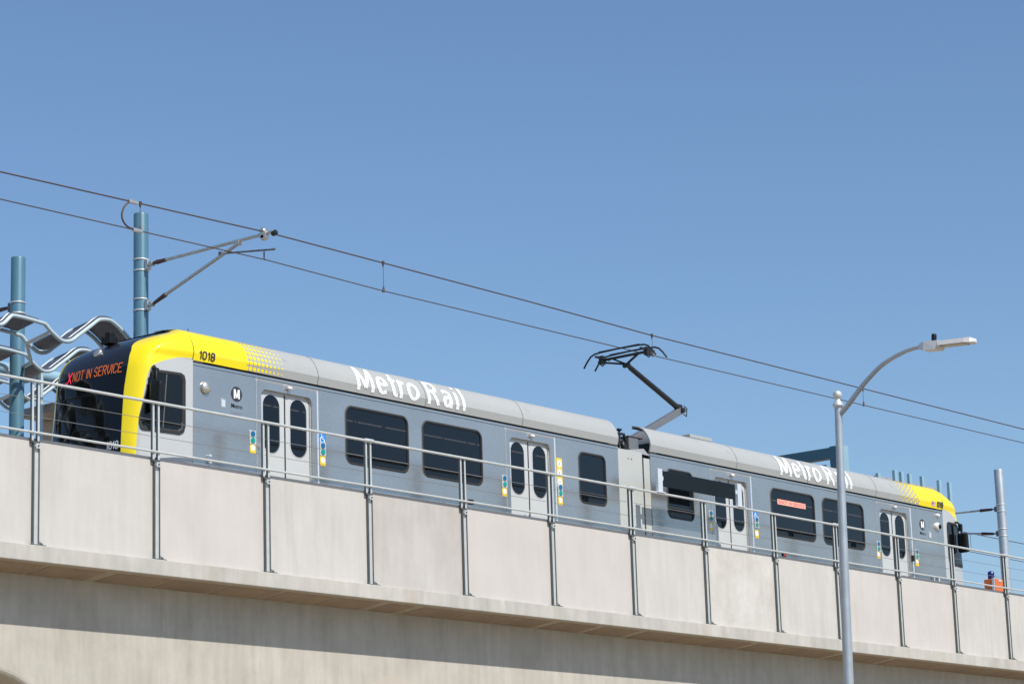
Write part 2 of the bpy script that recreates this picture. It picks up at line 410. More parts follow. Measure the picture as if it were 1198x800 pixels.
M['lens'] = simple('lamp_lens', (.42,.37,.30), .3, 0, .1, 8)
M['red'] = simple('red_marker', (.5,.03,.015), .3, 0, .05)
M['flagb'] = simple('flag_blue', (.04,.08,.32), .4); M['flagr'] = simple('flag_red', (.65,.25,.27), .4)
M['spot'] = simple('grey_cap', (.36,.375,.375), .45, 0, .05)
M['vest'] = simple('lime_vest', (.35,.75,.03), .8, 0, .1)
M['skin'] = simple('skin', (.36,.20,.13), .6)
M['cloth'] = simple('dark_cloth', (.03,.03,.04), .9)
M['hair'] = simple('dark_hair', (.02,.015,.012), .7)
M['asphalt'] = simple('asphalt', (.055,.055,.057), .9, 0, .25, 6, bump=.5, bscale=120)
M['walk'] = concrete('sidewalk_concrete', (.48,.43,.36), (.52,.47,.40))
M['earth'] = simple('dry_ground', (.36,.29,.20), .95, 0, .2, .4, bump=.5, bscale=20)
M['ballast'] = simple('track_slab', (.32,.31,.29), .9, 0, .15, 3)
M['rail'] = simple('rail_steel', (.25,.2,.17), .35, .8, .15, 6)

# cab shell paint: grey body with a yellow band whose edge follows the stored 'paint' distance
def cab_paint():
    m = simple('cab_paint', (.46,.47,.47), .33, 0, .02, 2, coat=.4); nt = m.node_tree; N = nt.nodes; L = nt.links
    b = N['Principled BSDF']; old = b.inputs['Base Color'].links[0].from_socket
    a = N.new('ShaderNodeAttribute'); a.attribute_name = 'paint'
    r = N.new('ShaderNodeMapRange'); r.inputs[1].default_value = -.002; r.inputs[2].default_value = .002; L.new(a.outputs['Fac'], r.inputs[0])
    x = N.new('ShaderNodeMix'); x.data_type = 'RGBA'; L.new(r.outputs[0], x.inputs[0]); L.new(old, x.inputs[6]); x.inputs[7].default_value = (.90,.71,.004,1)
    r2 = N.new('ShaderNodeMapRange'); r2.inputs[1].default_value = .998; r2.inputs[2].default_value = 1.002; L.new(a.outputs['Fac'], r2.inputs[0])
    y = N.new('ShaderNodeMix'); y.data_type = 'RGBA'; L.new(r2.outputs[0], y.inputs[0]); L.new(x.outputs[2], y.inputs[6]); y.inputs[7].default_value = (.012,.013,.017,1)
    L.new(y.outputs[2], b.inputs['Base Color']); return m
M['cab'] = cab_paint()

# ------------------------------------------------------------------ world, sun, camera
SUN_EL = R(49); SUN_AZ_FROM = Vector((-0.10, -1.0))      # the sun stands over the street side
sd = Vector((-SUN_AZ_FROM.x*math.cos(SUN_EL), -SUN_AZ_FROM.y*math.cos(SUN_EL), -math.sin(SUN_EL))).normalized()
W = bpy.data.worlds.new('World'); S.world = W; W.use_nodes = True
wn = W.node_tree.nodes; wl = W.node_tree.links; bg = wn['Background']
sky = wn.new('ShaderNodeTexSky'); sky.sky_type = 'NISHITA'; sky.sun_disc = False
sky.sun_elevation = SUN_EL; sky.sun_rotation = math.atan2(SUN_AZ_FROM.x, SUN_AZ_FROM.y)
sky.air_density = 1.15; sky.dust_density = 0.55; sky.ozone_density = 6.5; sky.altitude = 50
wl.new(sky.outputs[0], bg.inputs[0]); bg.inputs[1].default_value = .125
sl = bpy.data.lights.new('sun', 'SUN'); sl.energy = 5.0; sl.angle = R(.53); sl.color = (1.0, .955, .88)
so = bpy.data.objects.new('sun', sl); COL.objects.link(so); so.rotation_euler = sd.to_track_quat('-Z', 'Y').to_euler(); so.location = (0, -20, 60)
cam = bpy.data.cameras.new('camera'); co = bpy.data.objects.new('camera', cam); COL.objects.link(co)
cam.sensor_width = 36; cam.lens = F/PW*36; cam.sensor_fit = 'HORIZONTAL'; cam.clip_end = 5000; cam.clip_start = .1
mw = Matrix((rt, up, -fw)).transposed().to_4x4(); co.matrix_world = mw
S.camera = co
S.view_settings.view_transform = 'Standard'; S.view_settings.look = 'None'; S.view_settings.gamma = 1
S.view_settings.exposure = 0.0
S.render.resolution_x = 1024; S.render.resolution_y = 683

# ------------------------------------------------------------------ ground
g = MB(); g.add([(-2500,-2500,GZ),(2500,-2500,GZ),(2500,2500,GZ),(-2500,2500,GZ)], [(0,1,2,3)])
tag(g.build('ground', M['earth']), 'dry bare ground under the viaduct', None, None, 'structure')
g = MB(); g.add([(-400,8,GZ+.01),(600,8,GZ+.01),(600,20,GZ+.01),(-400,20,GZ+.01)], [(0,1,2,3)])
tag(g.build('road', M['asphalt']), 'asphalt street beside the viaduct', None, None, 'structure')
g = MB(); g.box((-400,20,GZ), (600,23.6,GZ+.15)); tag(g.build('pavement', M['walk']), 'concrete pavement with kerb', None, None, 'structure')
g = MB()
for k in range(-20, 60): g.box((k*6,11.9,GZ+.014),(k*6+3,12.05,GZ+.016))
tag(g.build('road_marking', M['letter']), 'white dashed lane line', None, None, 'structure')

# ------------------------------------------------------------------ viaduct
PX = [v*2.895 for v in (6.80,7.652,8.504,9.339,10.177,11.03,11.888,12.755,13.618,14.456,15.327,16.142,17.023,17.862,18.716,19.57,20.42,21.27)]
WX0, WX1 = 12.0, 95.0
via = empty('railway_viaduct', (40, 31, GZ), 'long pale concrete viaduct with parapet panels carrying the train', 'viaduct')
ZT, ZF, ZE = 7.162, 5.548, 5.306
# parapet panels, one per railing bay
edges = [WX0]+PX+[WX1]
pm = {2:'panel_conc', 3:'panel_conc', 4:'panel_conc_b', 5:'panel_conc', 6:'panel_conc_g', 7:'panel_conc_b', 8:'panel_conc_b', 9:'panel_conc', 10:'panel_patch', 11:'panel_conc', 12:'panel_conc_b', 13:'panel_conc_b', 14:'panel_conc'}
for i in range(len(edges)-1):
    a, b_ = edges[i]+.004, edges[i+1]-.004
    mb = MB(); mb.box((a, 29.0, ZF-.01), (b_, 29.2, ZT), .006)
    mm = M[pm.get(i, 'panel_conc')]
    o = mb.build('parapet_panel', mm, via)
    if i == 10: o['label'] = 'mottled grey-yellow parapet panel'
mb = MB(); mb.box((WX0, 28.86, ZE), (WX1, 29.25, ZF), .012); mb.build('deck_edge', M['edge_conc'], via)
# tapering soffit of the cantilevered deck with form-board blocks
IY, IZ = 29.60, 5.225
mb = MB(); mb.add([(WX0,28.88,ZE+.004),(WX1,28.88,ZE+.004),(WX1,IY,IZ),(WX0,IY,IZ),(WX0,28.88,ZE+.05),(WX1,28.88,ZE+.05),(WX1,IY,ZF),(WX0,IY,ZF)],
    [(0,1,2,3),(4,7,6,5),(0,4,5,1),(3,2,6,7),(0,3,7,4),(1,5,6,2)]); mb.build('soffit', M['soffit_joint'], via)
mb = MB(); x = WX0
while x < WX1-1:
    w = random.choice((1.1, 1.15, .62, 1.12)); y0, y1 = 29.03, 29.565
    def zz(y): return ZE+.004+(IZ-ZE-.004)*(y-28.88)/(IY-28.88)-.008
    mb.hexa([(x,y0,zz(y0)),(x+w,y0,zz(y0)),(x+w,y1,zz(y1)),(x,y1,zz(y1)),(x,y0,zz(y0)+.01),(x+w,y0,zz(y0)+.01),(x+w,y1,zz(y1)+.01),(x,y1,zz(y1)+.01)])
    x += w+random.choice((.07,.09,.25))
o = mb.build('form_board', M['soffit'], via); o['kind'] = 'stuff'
# girder with haunched bottom
def gbot(x):
    pts = [(12,4.75),(18,4.5),(22,4.15),(24,3.84),(24.7,3.70),(25.1,3.52),(25.8,3.2),(27,2.95),(30,2.7),(36,2.5),(42,2.7),(50,3.2),(60,3.5),(72,3.2),(84,2.6),(95,2.5)]
    for (a, za), (b_, zb) in zip(pts, pts[1:]):
        if a <= x <= b_:
            return za+(zb-za)*(x-a)/(b_-a)
    return 3
mb = MB(); prof = []
xs = [WX0+(WX1-WX0)*k/240 for k in range(241)]
vs = []
for x in xs:
    zb = gbot(x); r = .10
    sec = [(IY, IZ+.1)]
    sec += [(IY, zb+r)]+[(IY+r-r*math.cos(R(a)), zb+r-r*math.sin(R(a))) for a in (22,45,67,90)]+[(35.0, zb), (35.0, IZ+.1)]
    vs.append(sec)
n = len(vs[0]); V = [(x, y, z) for x, sec in zip(xs, vs) for y, z in sec]
Fc = [(i*n+k, i*n+(k+1) % n, (i+1)*n+(k+1) % n, (i+1)*n+k) for i in range(240) for k in range(n)]
Fc += [tuple(range(n)), tuple(range(240*n, 241*n))]
mb.add(V, Fc); mb.build('girder', M['girder_conc'], via)
for X in (at(190, 720, IY).x, at(190, 720, IY).x+12.2, at(190, 720, IY).x-12.2, at(190, 720, IY).x+24.4):
    mb = MB(); mb.box((X-.012, IY-.003, gbot(X)+.12), (X+.012, IY-.0005, IZ-.03)); mb.build('girder_joint', M['edge_conc'], via)
mb = MB(); mb.box((WX0, 29.25, 5.30), (WX1, 42.6, 5.52)); mb.build('deck', M['ballast'], via)
for px_ in (36.0, 88.0):
    mb = MB(); mb.lathe((px_, 32.3, GZ), [(1.3,0),(1.3,3.2),(1.5,3.6),(1.9,4.3)], 32); mb.build('pier', M['girder_conc'], via)
# rails
for yy in (30.11, 31.545, 37.4+.0, 38.84):
    mb = MB(); mb.box((WX0, yy-.035, 5.64), (WX1, yy+.035, 5.78)); mb.box((WX0, yy-.07, 5.52), (WX1, yy+.07, 5.545)); mb.box((WX0, yy-.01, 5.545),(WX1, yy+.01, 5.64))
    mb.build('rail', M['rail'], via)

# ------------------------------------------------------------------ railing
ral = empty('guard_railing', (40, 28.95, ZF), 'galvanised guard railing of twin flat bars and cables along the parapet', 'railing')
ZR, ZB2 = 8.008, 7.232
for x in PX:
    mb = MB()
    for s in (-1, 1):                                             # channel up the wall: lips coloured as shaded sides, web as lit face
        mb.box((x+s*.050-.008, 28.945, ZF+.012), (x+s*.050+.008, 28.992, 7.10), .002)
    mb.mi = 1
    mb.box((x-.041, 28.962, 5.57), (x+.041, 28.972, 7.10))
    mb.mi = 0
    for s in (-1, 1):                                             # upper twin flats, offset, to the top rail
        mb.box((x-.035+s*.055-.018, 28.945, 7.10), (x-.035+s*.055+.018, 28.985, ZR-.012), .002)
    mb.box((x-.105, 28.94, 7.088), (x+.055, 29.0, 7.106))
    mb.mi = 1; mb.box((x-.04, 28.915, 7.0), (x+.04, 28.926, 7.075)); mb.mi = 0
    mb.tube([(x, 28.915, 7.04), (x, 28.90, 7.04)], .014, 8)
    p = mb.build('post', [M['galv_dark'], M['galv_light']], ral)
    mb = MB(); mb.box((x-.13, 28.875, ZF+.001), (x+.13, 28.99, ZF+.014))
    for s in (-1, 1):
        mb.tube([(x+s*.095, 28.93, ZF), (x+s*.095, 28.93, ZF+.05)], .011, 8); mb.tube([(x+s*.095, 28.93, ZF+.014), (x+s*.095, 28.93, ZF+.032)], .02, 6)
        mb.hexa([(x+s*.058,28.93,ZF+.014),(x+s*.11,28.93,ZF+.014),(x+s*.11,28.94,ZF+.014),(x+s*.058,28.94,ZF+.014),(x+s*.058,28.93,ZF+.07),(x+s*.062,28.93,ZF+.07),(x+s*.062,28.94,ZF+.07),(x+s*.058,28.94,ZF+.07)])
    mb.build('base_plate', M['galv_dark'], p)
    mb = MB()
    for s in (-1, 1):
        mb.box((x-.035+s*.055-.019, 28.936, 7.114), (x-.035+s*.055+.017, 28.944, ZR-.01))
    mb.build('lit_face_strip', M['galv_light'], p)  # pale sheets paint the lit fronts onto the dark flats
for nm, z, r in (('top_rail', ZR, .024), ('bottom_rail', ZB2, .019)):
    mb = MB(); mb.tube([(WX0+.5, 28.92, z), (WX1-.5, 28.92, z)], r, 12); mb.build(nm, M['galv_light'], ral)
for z in (7.482, 7.742):
    mb = MB(); mb.tube([(WX0+.5, 28.97, z), (WX1-.5, 28.97, z)], .0045, 6); mb.build('cable', M['cable'], ral)
for k in (5, 8, 11, 14):                                          # rail couplers seen as small caps
    mb = MB(); x = PX[k]-.035; mb.lathe((x-.11, 28.92, ZR+.006), [(.028,0),(.034,.03),(.034,.19),(.028,.22)], 12, Vector((1,0,0)))
    mb.build('rail_coupler', M['galv_light'], ral)

# ------------------------------------------------------------------ train
TY = 29.5; CY = 30.83; TC = 30.70; XM = 40.34; RZ = 5.78
tr = empty('light_rail_train', (XM, CY, RZ), 'silver two-car light rail train with yellow cab corners standing on the viaduct', 'train')
COVE = [(29.500,8.985),(29.468,9.12),(29.49,9.22),(29.525,9.30),(29.575,9.38),(29.64,9.457),(29.74,9.515),(29.90,9.558),(30.2,9.598),(30.83,9.62)]
def cove_pt(s):
    """arc-length position up the roof cove"""
    acc = 0
    for (a, b_) in zip(COVE, COVE[1:]):
        d = math.hypot(b_[0]-a[0], b_[1]-a[1])
        if s <= acc+d: t = (s-acc)/d; ny, nz = -(b_[1]-a[1])/d, (b_[0]-a[0])/d; return a[0]+(b_[0]-a[0])*t, a[1]+(b_[1]-a[1])*t, ny, nz
        acc += d
    return COVE[-1][0], COVE[-1][1], 0, 1
def on_cove(x, s, off=.003):
    y, z, ny, nz = cove_pt(max(0, s)); return (x, y+ny*off, z+nz*off)
def add_on_cove(mb, vs, fs, x0, s0, off=.004, flip=False):
    mb.add([on_cove(x0+v[0], s0+v[1], off+(v[2] if len(v) > 2 else 0)) for v in vs], fs)

for side, (xa, xb) in (('A', (28.33, 39.77)), ('B', (40.84, 52.35))):
    mb = MB()
    # side walls with window and door openings are built as strips between openings
    if side == 'A': ops = [(29.89,31.13,6.7,8.73,.12,'d'),(31.944,33.563,7.717,8.722,.15,'w'),(33.95,35.60,7.715,8.722,.15,'w'),(36.41,37.65,6.7,8.73,.12,'d'),(38.50,39.345,7.72,8.70,.13,'w')]
    else: ops = [(41.375,42.27,7.72,8.70,.13,'w'),(43.03,44.27,6.7,8.73,.12,'d'),(45.12,46.81,7.717,8.722,.15,'w'),(47.135,48.82,7.717,8.722,.15,'w'),(49.52,50.76,6.7,8.73,.12,'d')]
    cuts = sorted([xa, xb]+[v for o in ops for v in (o[0], o[1])])
    for a, b_ in zip(cuts, cuts[1:]):
        op = [o for o in ops if o[0] <= (a+b_)/2 <= o[1]]
        if not op:
            mb.box((a, TY, 6.15), (b_, TY+.05, 8.945))
        else:
            o = op[0]
            mb.box((a, TY, o[3]+.0), (b_, TY+.05, 8.945)); 
            if o[5] == 'w': mb.box((a, TY, 6.15), (b_, TY+.05, o[2]))
            # rounded opening corners
            r = o[4]
            for cx, cz, sx, sz in ((a, o[3], 1, -1), (b_, o[3], -1, -1), (a, o[2], 1, 1), (b_, o[2], -1, 1)):
                if o[5] == 'd' and sz > 0: continue
                pts = [(cx, cz)]+[(cx+sx*(r-r*math.sin(R(t))), cz+sz*(r-r*math.cos(R(t)))) for t in range(0, 91, 15)]
                mb.prism_xz(pts, TY+.0008, TY+.048)
    mb.mi = 1
    mb.box((xa, 2*TC-TY-.05, 6.15), (xb, 2*TC-TY, 8.945))                        # far side wall
    mb.box((xa, TY+.03, 6.10), (xb, 2*TC-TY-.03, 6.148))
    mb.mi = 2; mb.box((xa+.002, TY+.03, 8.9455), (xb-.002, 2*TC-TY-.03, 8.99))    # shadow gap under the roof shell
    body = mb.build('car_body', [M['stain'], M['stain'], M['gap']], tr)
    # thin seam under the roof and drip lip
    mb = MB(); mb.box((xa, TY-.006, 8.905), (xb, TY-.001, 8.945)); mb.build('drip_rail', M['stain'], body)
    mb = MB(); mb.box((xa, TY-.0015, 8.897), (xb, TY-.0005, 8.9035)); mb.build('panel_seam', M['darkfilm'], body)
    # roof shell
    full = COVE[:-2]
    mb = MB(); n = len(full)
    for i in range(n-1):
        mb.add([(xa, *full[i]), (xb, *full[i]), (xb, *full[i+1]), (xa, *full[i+1])], [(0,1,2,3)], True)
    mb.add([(xa, *full[-1]), (xb, *full[-1]), (xb, 29.93, 9.50), (xa, 29.93, 9.50)], [(0,1,2,3)], True)
    base_f = list(mb.f); nv = len(mb.v)
    V2 = [Vector((p.x, 2*TC-p.y, p.z)) for p in mb.v]
    inner = [(y+.03, z-.012) for y, z in full]
    for xe, dx in ((xa, .25), (xb, -.25)):
        mb.add([(xe, *p) for p in full]+[(xe, *p) for p in inner], [(i, i+1, n+i+1, n+i) for i in range(n-1)])
        mb.add([(xe, *p) for p in inner]+[(xe+dx, *p) for p in inner], [(i, i+1, n+i+1, n+i) for i in range(n-1)])
    mb.add(V2, base_f, True)
    ex0, ex1 = (xa, xb-.9) if side == 'A' else (xa+.9, xb)
    mb.box((ex0+.01, 29.95, 9.30), (ex1-.01, 2*TC-29.95, 9.52), .02)
    mb.weld = True
    rs = mb.build('roof_shell', M['roofgrey'], tr)
    mb = MB(); mb.box((xa+(.25 if side == 'A' else .55), 29.72, 8.99), (xb-(.6 if side == 'A' else .25), 2*TC-29.72, 9.28)); mb.build('roof_equipment', M['darksteel'], rs)
    # roof panel joints
    for px_, py_ in {'A': ((371,440),(497,465),(610.5,490)), 'B': ((861,542),(944,560),(1024,576))}[side]:
        X = at(px_, py_, 29.5).x; mb = MB(); st = [k*.02 for k in range(0, 62)]
        for s0, s1 in zip(st, st[1:]):
            mb.add([on_cove(X-.006, s0, .0025), on_cove(X+.006, s0, .0025), on_cove(X+.006, s1, .0025), on_cove(X-.006, s1, .0025)], [(0,1,2,3)])
        mb.build('joint', M['spot' if 0 else 'galv_dark'], rs)
    for px_, py_ in {'A': ((333,424),(617,484)), 'B': ((852,532),(1043,572))}[side]:
        X = at(px_, py_, 29.55).x; mb = MB(); vs = [(0,0)]+[(.075*math.cos(R(t)), .06*math.sin(R(t))) for t in range(0, 360, 20)]
        add_on_cove(mb, vs, [(0, i, i % 18+1) for i in range(1, 19)], X, .37, .003); mb.build('round_cap', M['spot'], rs)
    # big lettering on the cove
    x0, x1 = (32.22, 35.14) if side == 'A' else (45.50, 48.38)
    for word, f0, f1 in (('Metro', 0, .56), ('Rail', .635, 1)):
        vs, fs = bold_text(word, .50, (x1-x0)*(f1-f0), .076)
        mb = MB(); add_on_cove(mb, vs, fs, x0+(x1-x0)*f0, .055, .005)
        mb.build('lettering', M['letter'], rs)
    # yellow end with fading dots
    mb = MB(); sgn = 1 if side == 'A' else -1; xe = xa if side == 'A' else xb
    st = [k*.03 for k in range(0, 46)]
    def yedge(s): return 1.20 if side == 'A' else (1.02+.35*s)
    for s0, s1 in zip(st, st[1:]):
        mb.add([on_cove(xe+sgn*.002, s0, .003), on_cove(xe+sgn*yedge(s0), s0, .003), on_cove(xe+sgn*yedge(s1), s1, .003), on_cove(xe+sgn*.002, s1, .003)], [(0,1,2,3)])
    for c in range(10):
        rr = .043-.0031*c
        for q in range(0, 14):
            s0 = .045+q*.094+(.0 if side == 'A' else (.047 if c % 2 else 0))
            X = xe+sgn*(yedge(s0)+.012+c*.092)
            vs = [(0,0)]+[(rr*math.cos(R(t)), rr*math.sin(R(t))) for t in range(0, 360, 30)]
            if s0-rr < 0: continue
            add_on_cove(mb, vs, [(0, i, i % 12+1) for i in range(1, 13)], X, s0, .0035)
    mb.build('yellow_paint', M['yellow'], rs)
    # number
    vs, fs = stroke_text('1018', .115, .33 if side == 'A' else .25, .024); mb = MB()
    xn = 28.46 if side == 'A' else 52.08
    add_on_cove(mb, vs, fs, xn, .05, .012); mb.build('number', M['darkfilm'], rs)
    if side == 'B':
        mb = MB(); add_on_cove(mb, [(0,0),(.17,0),(.17,.1),(0,.1)], [(0,1,2,3)], 51.84, .05, .006)
        mb.mi = 1
        for q in range(4): add_on_cove(mb, [(0,0),(.17,0),(.17,.014),(0,.014)], [(0,1,2,3)], 51.84, .05+q*.0285, .0075)
        mb.mi = 2; add_on_cove(mb, [(0,0),(.075,0),(.075,.055),(0,.055)], [(0,1,2,3)], 51.84, .096, .009)
        mb.build('flag_decal', [M['letter'], M['flagr'], M['flagb']], rs)
        mb = MB(); mb.box((42.9, 29.95, 9.59), (43.7, 31.7, 9.665), .01); mb.build('roof_hatch', M['roofgrey'], rs)
    # interior
    mb = MB(); mb.box((xa+.1, TY+.06, 8.80), (xb-.1, 2*TC-TY-.06, 8.82)); mb.mi = 1
    mb.box((xa+.1, TY+.08, 6.70), (xb-.1, 2*TC-TY-.08, 6.72)); mb.mi = 0
    mb.box((xa+.1, 2*TC-TY-.075, 6.72), (xb-.1, 2*TC-TY-.055, 8.8)); mb.box((xa+.04, TY+.07, 6.6), (xa+.09, 2*TC-TY-.07, 8.9)); mb.box((xb-.09, TY+.07, 6.6), (xb-.04, 2*TC-TY-.07, 8.9)); mb.build('interior', [M['inter'], M['seat']], tr)
    mb = MB(); x = xa+.5
    while x < xb-.8:
        l = random.choice((.75, .62, .28)); mb.box((x, 30.60, 8.775), (x+l, 30.63, 8.79)); x += l+random.choice((.07,.12))
    mb.build('ceiling_light', M['strip'], tr)
    x = xa+.9
    while x < xb-.8:
        mb = MB(); mb.box((x, 29.75, 6.95), (x+.44, 30.3, 7.08), .02); mb.box((x, 29.75, 7.08), (x+.07, 30.3, 7.85), .03); mb.build('seat', M['seat'], tr); x += .98
    mb = MB(); x = xa+1.4
    while x < xb-.8: mb.tube([(x, 30.4, 6.7), (x, 30.4, 8.8)], .017, 8); x += 1.7
    mb.tube([(xa+.4, 30.35, 8.45), (xb-.4, 30.35, 8.45)], .016, 8)
    mb.build('grab_pole', M['seat'], tr)
    # doors
    for o in ops:
        if o[5] != 'd': continue
        c = (o[0]+o[1])/2
        outer = rrect(c-.745, c+.745, 6.6, 8.885, .012, 6); inner = rrect(c-.615, c+.615, 6.65, 8.735, .12, 6)
        mb = MB(); mb.ring_xz(outer, inner, TY-.012, TY+.055); mb.ring_xz(outer, grow(outer, .002), TY-.012, TY-.0005)
        mb.ring_xz(inner, grow(inner, -.012), TY+.055, TY+.075)
        dr = mb.build('door', M['stain_b'], tr)
        mb = MB(); mb.ring_xz(grow(inner, -.010), grow(inner, -.026), TY+.0562, TY+.0562)
        mb.build('door_seal', M['chrome'], dr)
        for s in (-1, 1):
            gx = c+s*.325; gl = rrect(gx-.187, gx+.187, 7.695, 8.66, .18, 8)
            # leaf with a rounded opening: ring from leaf rectangle to opening
            x0, x1 = (c-.60, c-.014) if s < 0 else (c+.014, c+.60)
            n = len(gl); og = grow(gl, .028)
            rect = []
            for (qx, qz) in og:
                # project radially to the leaf rectangle
                cx, cz = gx, 8.1775; dx, dz = qx-cx, qz-cz
                tt = min(((x1-cx)/dx if dx > 1e-6 else (x0-cx)/dx if dx < -1e-6 else 1e9), ((8.73-cz)/dz if dz > 1e-6 else (6.7-cz)/dz if dz < -1e-6 else 1e9))
                rect.append((cx+dx*tt, cz+dz*tt))
            mb = MB(); mb.ring_xz(rect, og, TY+.066, TY+.066)
            # fill the four corners of the rectangle
            for X_, Z_ in ((x0,8.73),(x1,8.73),(x0,6.7),(x1,6.7)):
                cand = sorted(range(n), key=lambda i: (rect[i][0]-X_)**2+(rect[i][1]-Z_)**2)
                i0 = [i for i in cand if abs(rect[i][0]-X_) < 1e-5][0]; i1 = [i for i in cand if abs(rect[i][1]-Z_) < 1e-5][0]
                if i0 != i1: mb.add([(X_, TY+.066, Z_), (rect[i0][0], TY+.066, rect[i0][1]), (rect[i1][0], TY+.066, rect[i1][1])], [(0,1,2)])
            mb.build('door_leaf', M['leaf'], dr)
            mb = MB(); mb.ring_xz(og, grow(gl, .010), TY+.064, TY+.060); mb.mi = 1; mb.ring_xz(grow(gl, .011), gl, TY+.061, TY+.07)
            mb.build('window_rim', [M['stain_b'], M['rubber']], dr)
            mb = MB(); mb.orient = (0,-1,0); mb.add([(x_, TY+.069, z_) for x_, z_ in gl], [tuple(range(n))]); mb.build('door_glass', M['glass'], dr)
        mb = MB(); mb.box((c-.013, TY+.06, 6.7), (c+.013, TY+.07, 8.73)); mb.build('centre_seal', M['rubber'], dr)
        mb = MB()
        for s in (-1, 1):
            mb.box((c+s*.325-.18, TY+.10, 7.80), (c+s*.325+.18, TY+.12, 7.85))
        mb.build('inner_bar', M['darksteel'], dr)
        mb = MB(); mb.lathe((c+.03, TY-.045, 8.815), [(.012,-.055),(.03,-.045),(.032,.02),(.022,.04)], 14, Vector((1,0,0))); mb.box((c-.01, TY-.03, 8.80),(c+.06, TY, 8.83))
        mb.build('door_camera', M['lampwhite'], dr)
    # windows
    for wi, o in enumerate(ops):
        if o[5] != 'w': continue
        out = rrect(o[0]-.012, o[1]+.012, o[2]-.012, o[3]+.012, o[4]+.012, 8); inn = grow(out, -.045)
        mb = MB(); mb.ring_xz(out, grow(out, -.012), TY-.002, TY-.014); mb.ring_xz(grow(out, -.012), grow(out, -.036), TY-.014, TY-.012); mb.ring_xz(grow(out, -.036), inn, TY-.012, TY+.012)
        wd = mb.build('window', M['rubber'], tr)
        mb = MB(); mb.ring_xz(grow(out, .006), grow(out, -.004), TY-.0035, TY-.006); mb.build('outer_trim', M['galv_dark'], wd)
        mb = MB(); mb.orient = (0,-1,0); q = grow(out, -.034); mb.add([(x_, TY+.010, z_) for x_, z_ in q], [tuple(range(len(q)))]); mb.build('pane', M['glass'], wd)
        zb = o[2]+.165 if o[1]-o[0] > 1 else o[2]+.20
        mb = MB(); mb.box((o[0]+.03, TY-.004, zb-.012), (o[1]-.03, TY+.006, zb+.012)); mb.build('sash_bar', M['rubber'], wd)
        mb = MB(); mb.box((o[0]+.03, TY-.006, zb+.004), (o[1]-.03, TY-.0045, zb+.010)); mb.build('sash_highlight', M['galv_dark'], wd)  # thin paler line, coloured in as a highlight along the sash bar
        if side == 'A' and o[1]-o[0] < 1:            # notice board seen in the small window
            mb = MB(); mb.box((38.63, TY+.03, 8.10), (39.12, TY+.035, 8.15)); mb.box((38.60, TY+.03, 8.15), (38.66, TY+.035, 8.32)); mb.mi = 1
            mb.box((38.56, TY+.03, 7.85), (39.07, TY+.036, 8.06)); mb.build('notice', [M['inter'], M['slab']], wd)

# articulation
mb = MB(); mb.box((39.775, TY+.015, 6.3), (40.585, TY+.05, 8.93), .004); mb.box((40.635, TY+.015, 6.3), (40.835, TY+.05, 8.83), .004)
art = mb.build('articulation_cover', M['white'], tr)
mb = MB(); mb.box((39.8, TY+.12, 6.2), (40.82, 2*TC-TY-.12, 8.9)); mb.build('bellows', M['rubber'], art)
mb = MB()
for q in range(2): mb.tube([(40.12+q*.11, TY+.016, 8.76), (40.12+q*.11, TY+.008, 8.76)], .014, 8)
mb.build('bolt', M['insul'], art)
mb = MB(); mb.hexa([(40.1,TY+.06,8.93),(40.84,TY+.02,8.90),(40.84,31.9,8.90),(40.1,31.9,8.93),(40.3,TY+.3,9.0),(40.84,TY+.15,9.06),(40.84,31.8,9.06),(40.3,31.8,9.0)]); mb.build('top_cover', M['slab'], art)
mb = MB(); mb.box((40.34, 29.64, 8.99), (40.66, 30.5, 9.24), .01); mb.mi = 1; mb.box((40.32, 29.63, 9.242), (40.80, 30.6, 9.262)); mb.build('resistor_box', [M['armgrey'], M['insul']], art)
mb = MB()
mb.box((39.86, 29.75, 9.02), (40.26, 30.6, 9.22), .02)
for q in range(9):
    x = 39.84+random.random()*.42; y = 29.56+random.random()*.25; z = 8.95+random.random()*.17
    mb.lathe((x, y, z), [(.03,0),(.05,.03),(.05,.12),(.02,.15)], 10, Vector((random.random(), random.random()-.5, random.random())))
mb.tube([(39.78,29.62,9.18),(39.95,29.6,9.25),(40.15,29.62,9.26),(40.27,29.66,9.12)], .03, 8); mb.tube([(40.25,29.8,9.2),(40.25,29.8,9.38)], .02, 8); mb.lathe((40.25,29.8,9.36), [(.02,0),(.055,.02),(.055,.05),(.02,.06)], 10)
mb.tube([(39.8,29.7,8.98),(40.0,29.68,9.08),(40.22,29.75,9.0)], .02, 8)
mb.build('coupling_gear', M['darksteel'], art)
mb = MB(); mb.lathe((39.9,29.68,8.99), [(.05,0),(.06,.05),(.05,.13)], 12, Vector((1,-.2,.1))); mb.build('cable_gland', M['chrome'], art)

# cab shells (left is built, right is its mirror image about XM)
def cr(pts, x):
    """smooth interpolation"""
    if x <= pts[0][0]: return pts[0][1]
    if x >= pts[-1][0]: return pts[-1][1]
    for i in range(len(pts)-1):
        a, b_ = pts[i], pts[i+1]
        if a[0] <= x <= b_[0]:
            h = b_[0]-a[0]; t = (x-a[0])/h
            ma = (b_[1]-pts[i-1][1])/(b_[0]-pts[i-1][0]) if i > 0 else (b_[1]-a[1])/h
            mb_ = (pts[i+2][1]-a[1])/(pts[i+2][0]-a[0]) if i+2 < len(pts) else (b_[1]-a[1])/h
            return (2*t**3-3*t**2+1)*a[1]+(t**3-2*t**2+t)*h*ma+(-2*t**3+3*t**2)*b_[1]+(t**3-t**2)*h*mb_
DEL = [(6.2,-.02),(7.4,0),(8.2,.085),(8.75,.16),(8.95,.22),(9.1,.32),(9.22,.45),(9.34,.66),(9.44,.90),(9.52,1.15),(9.58,1.40)]
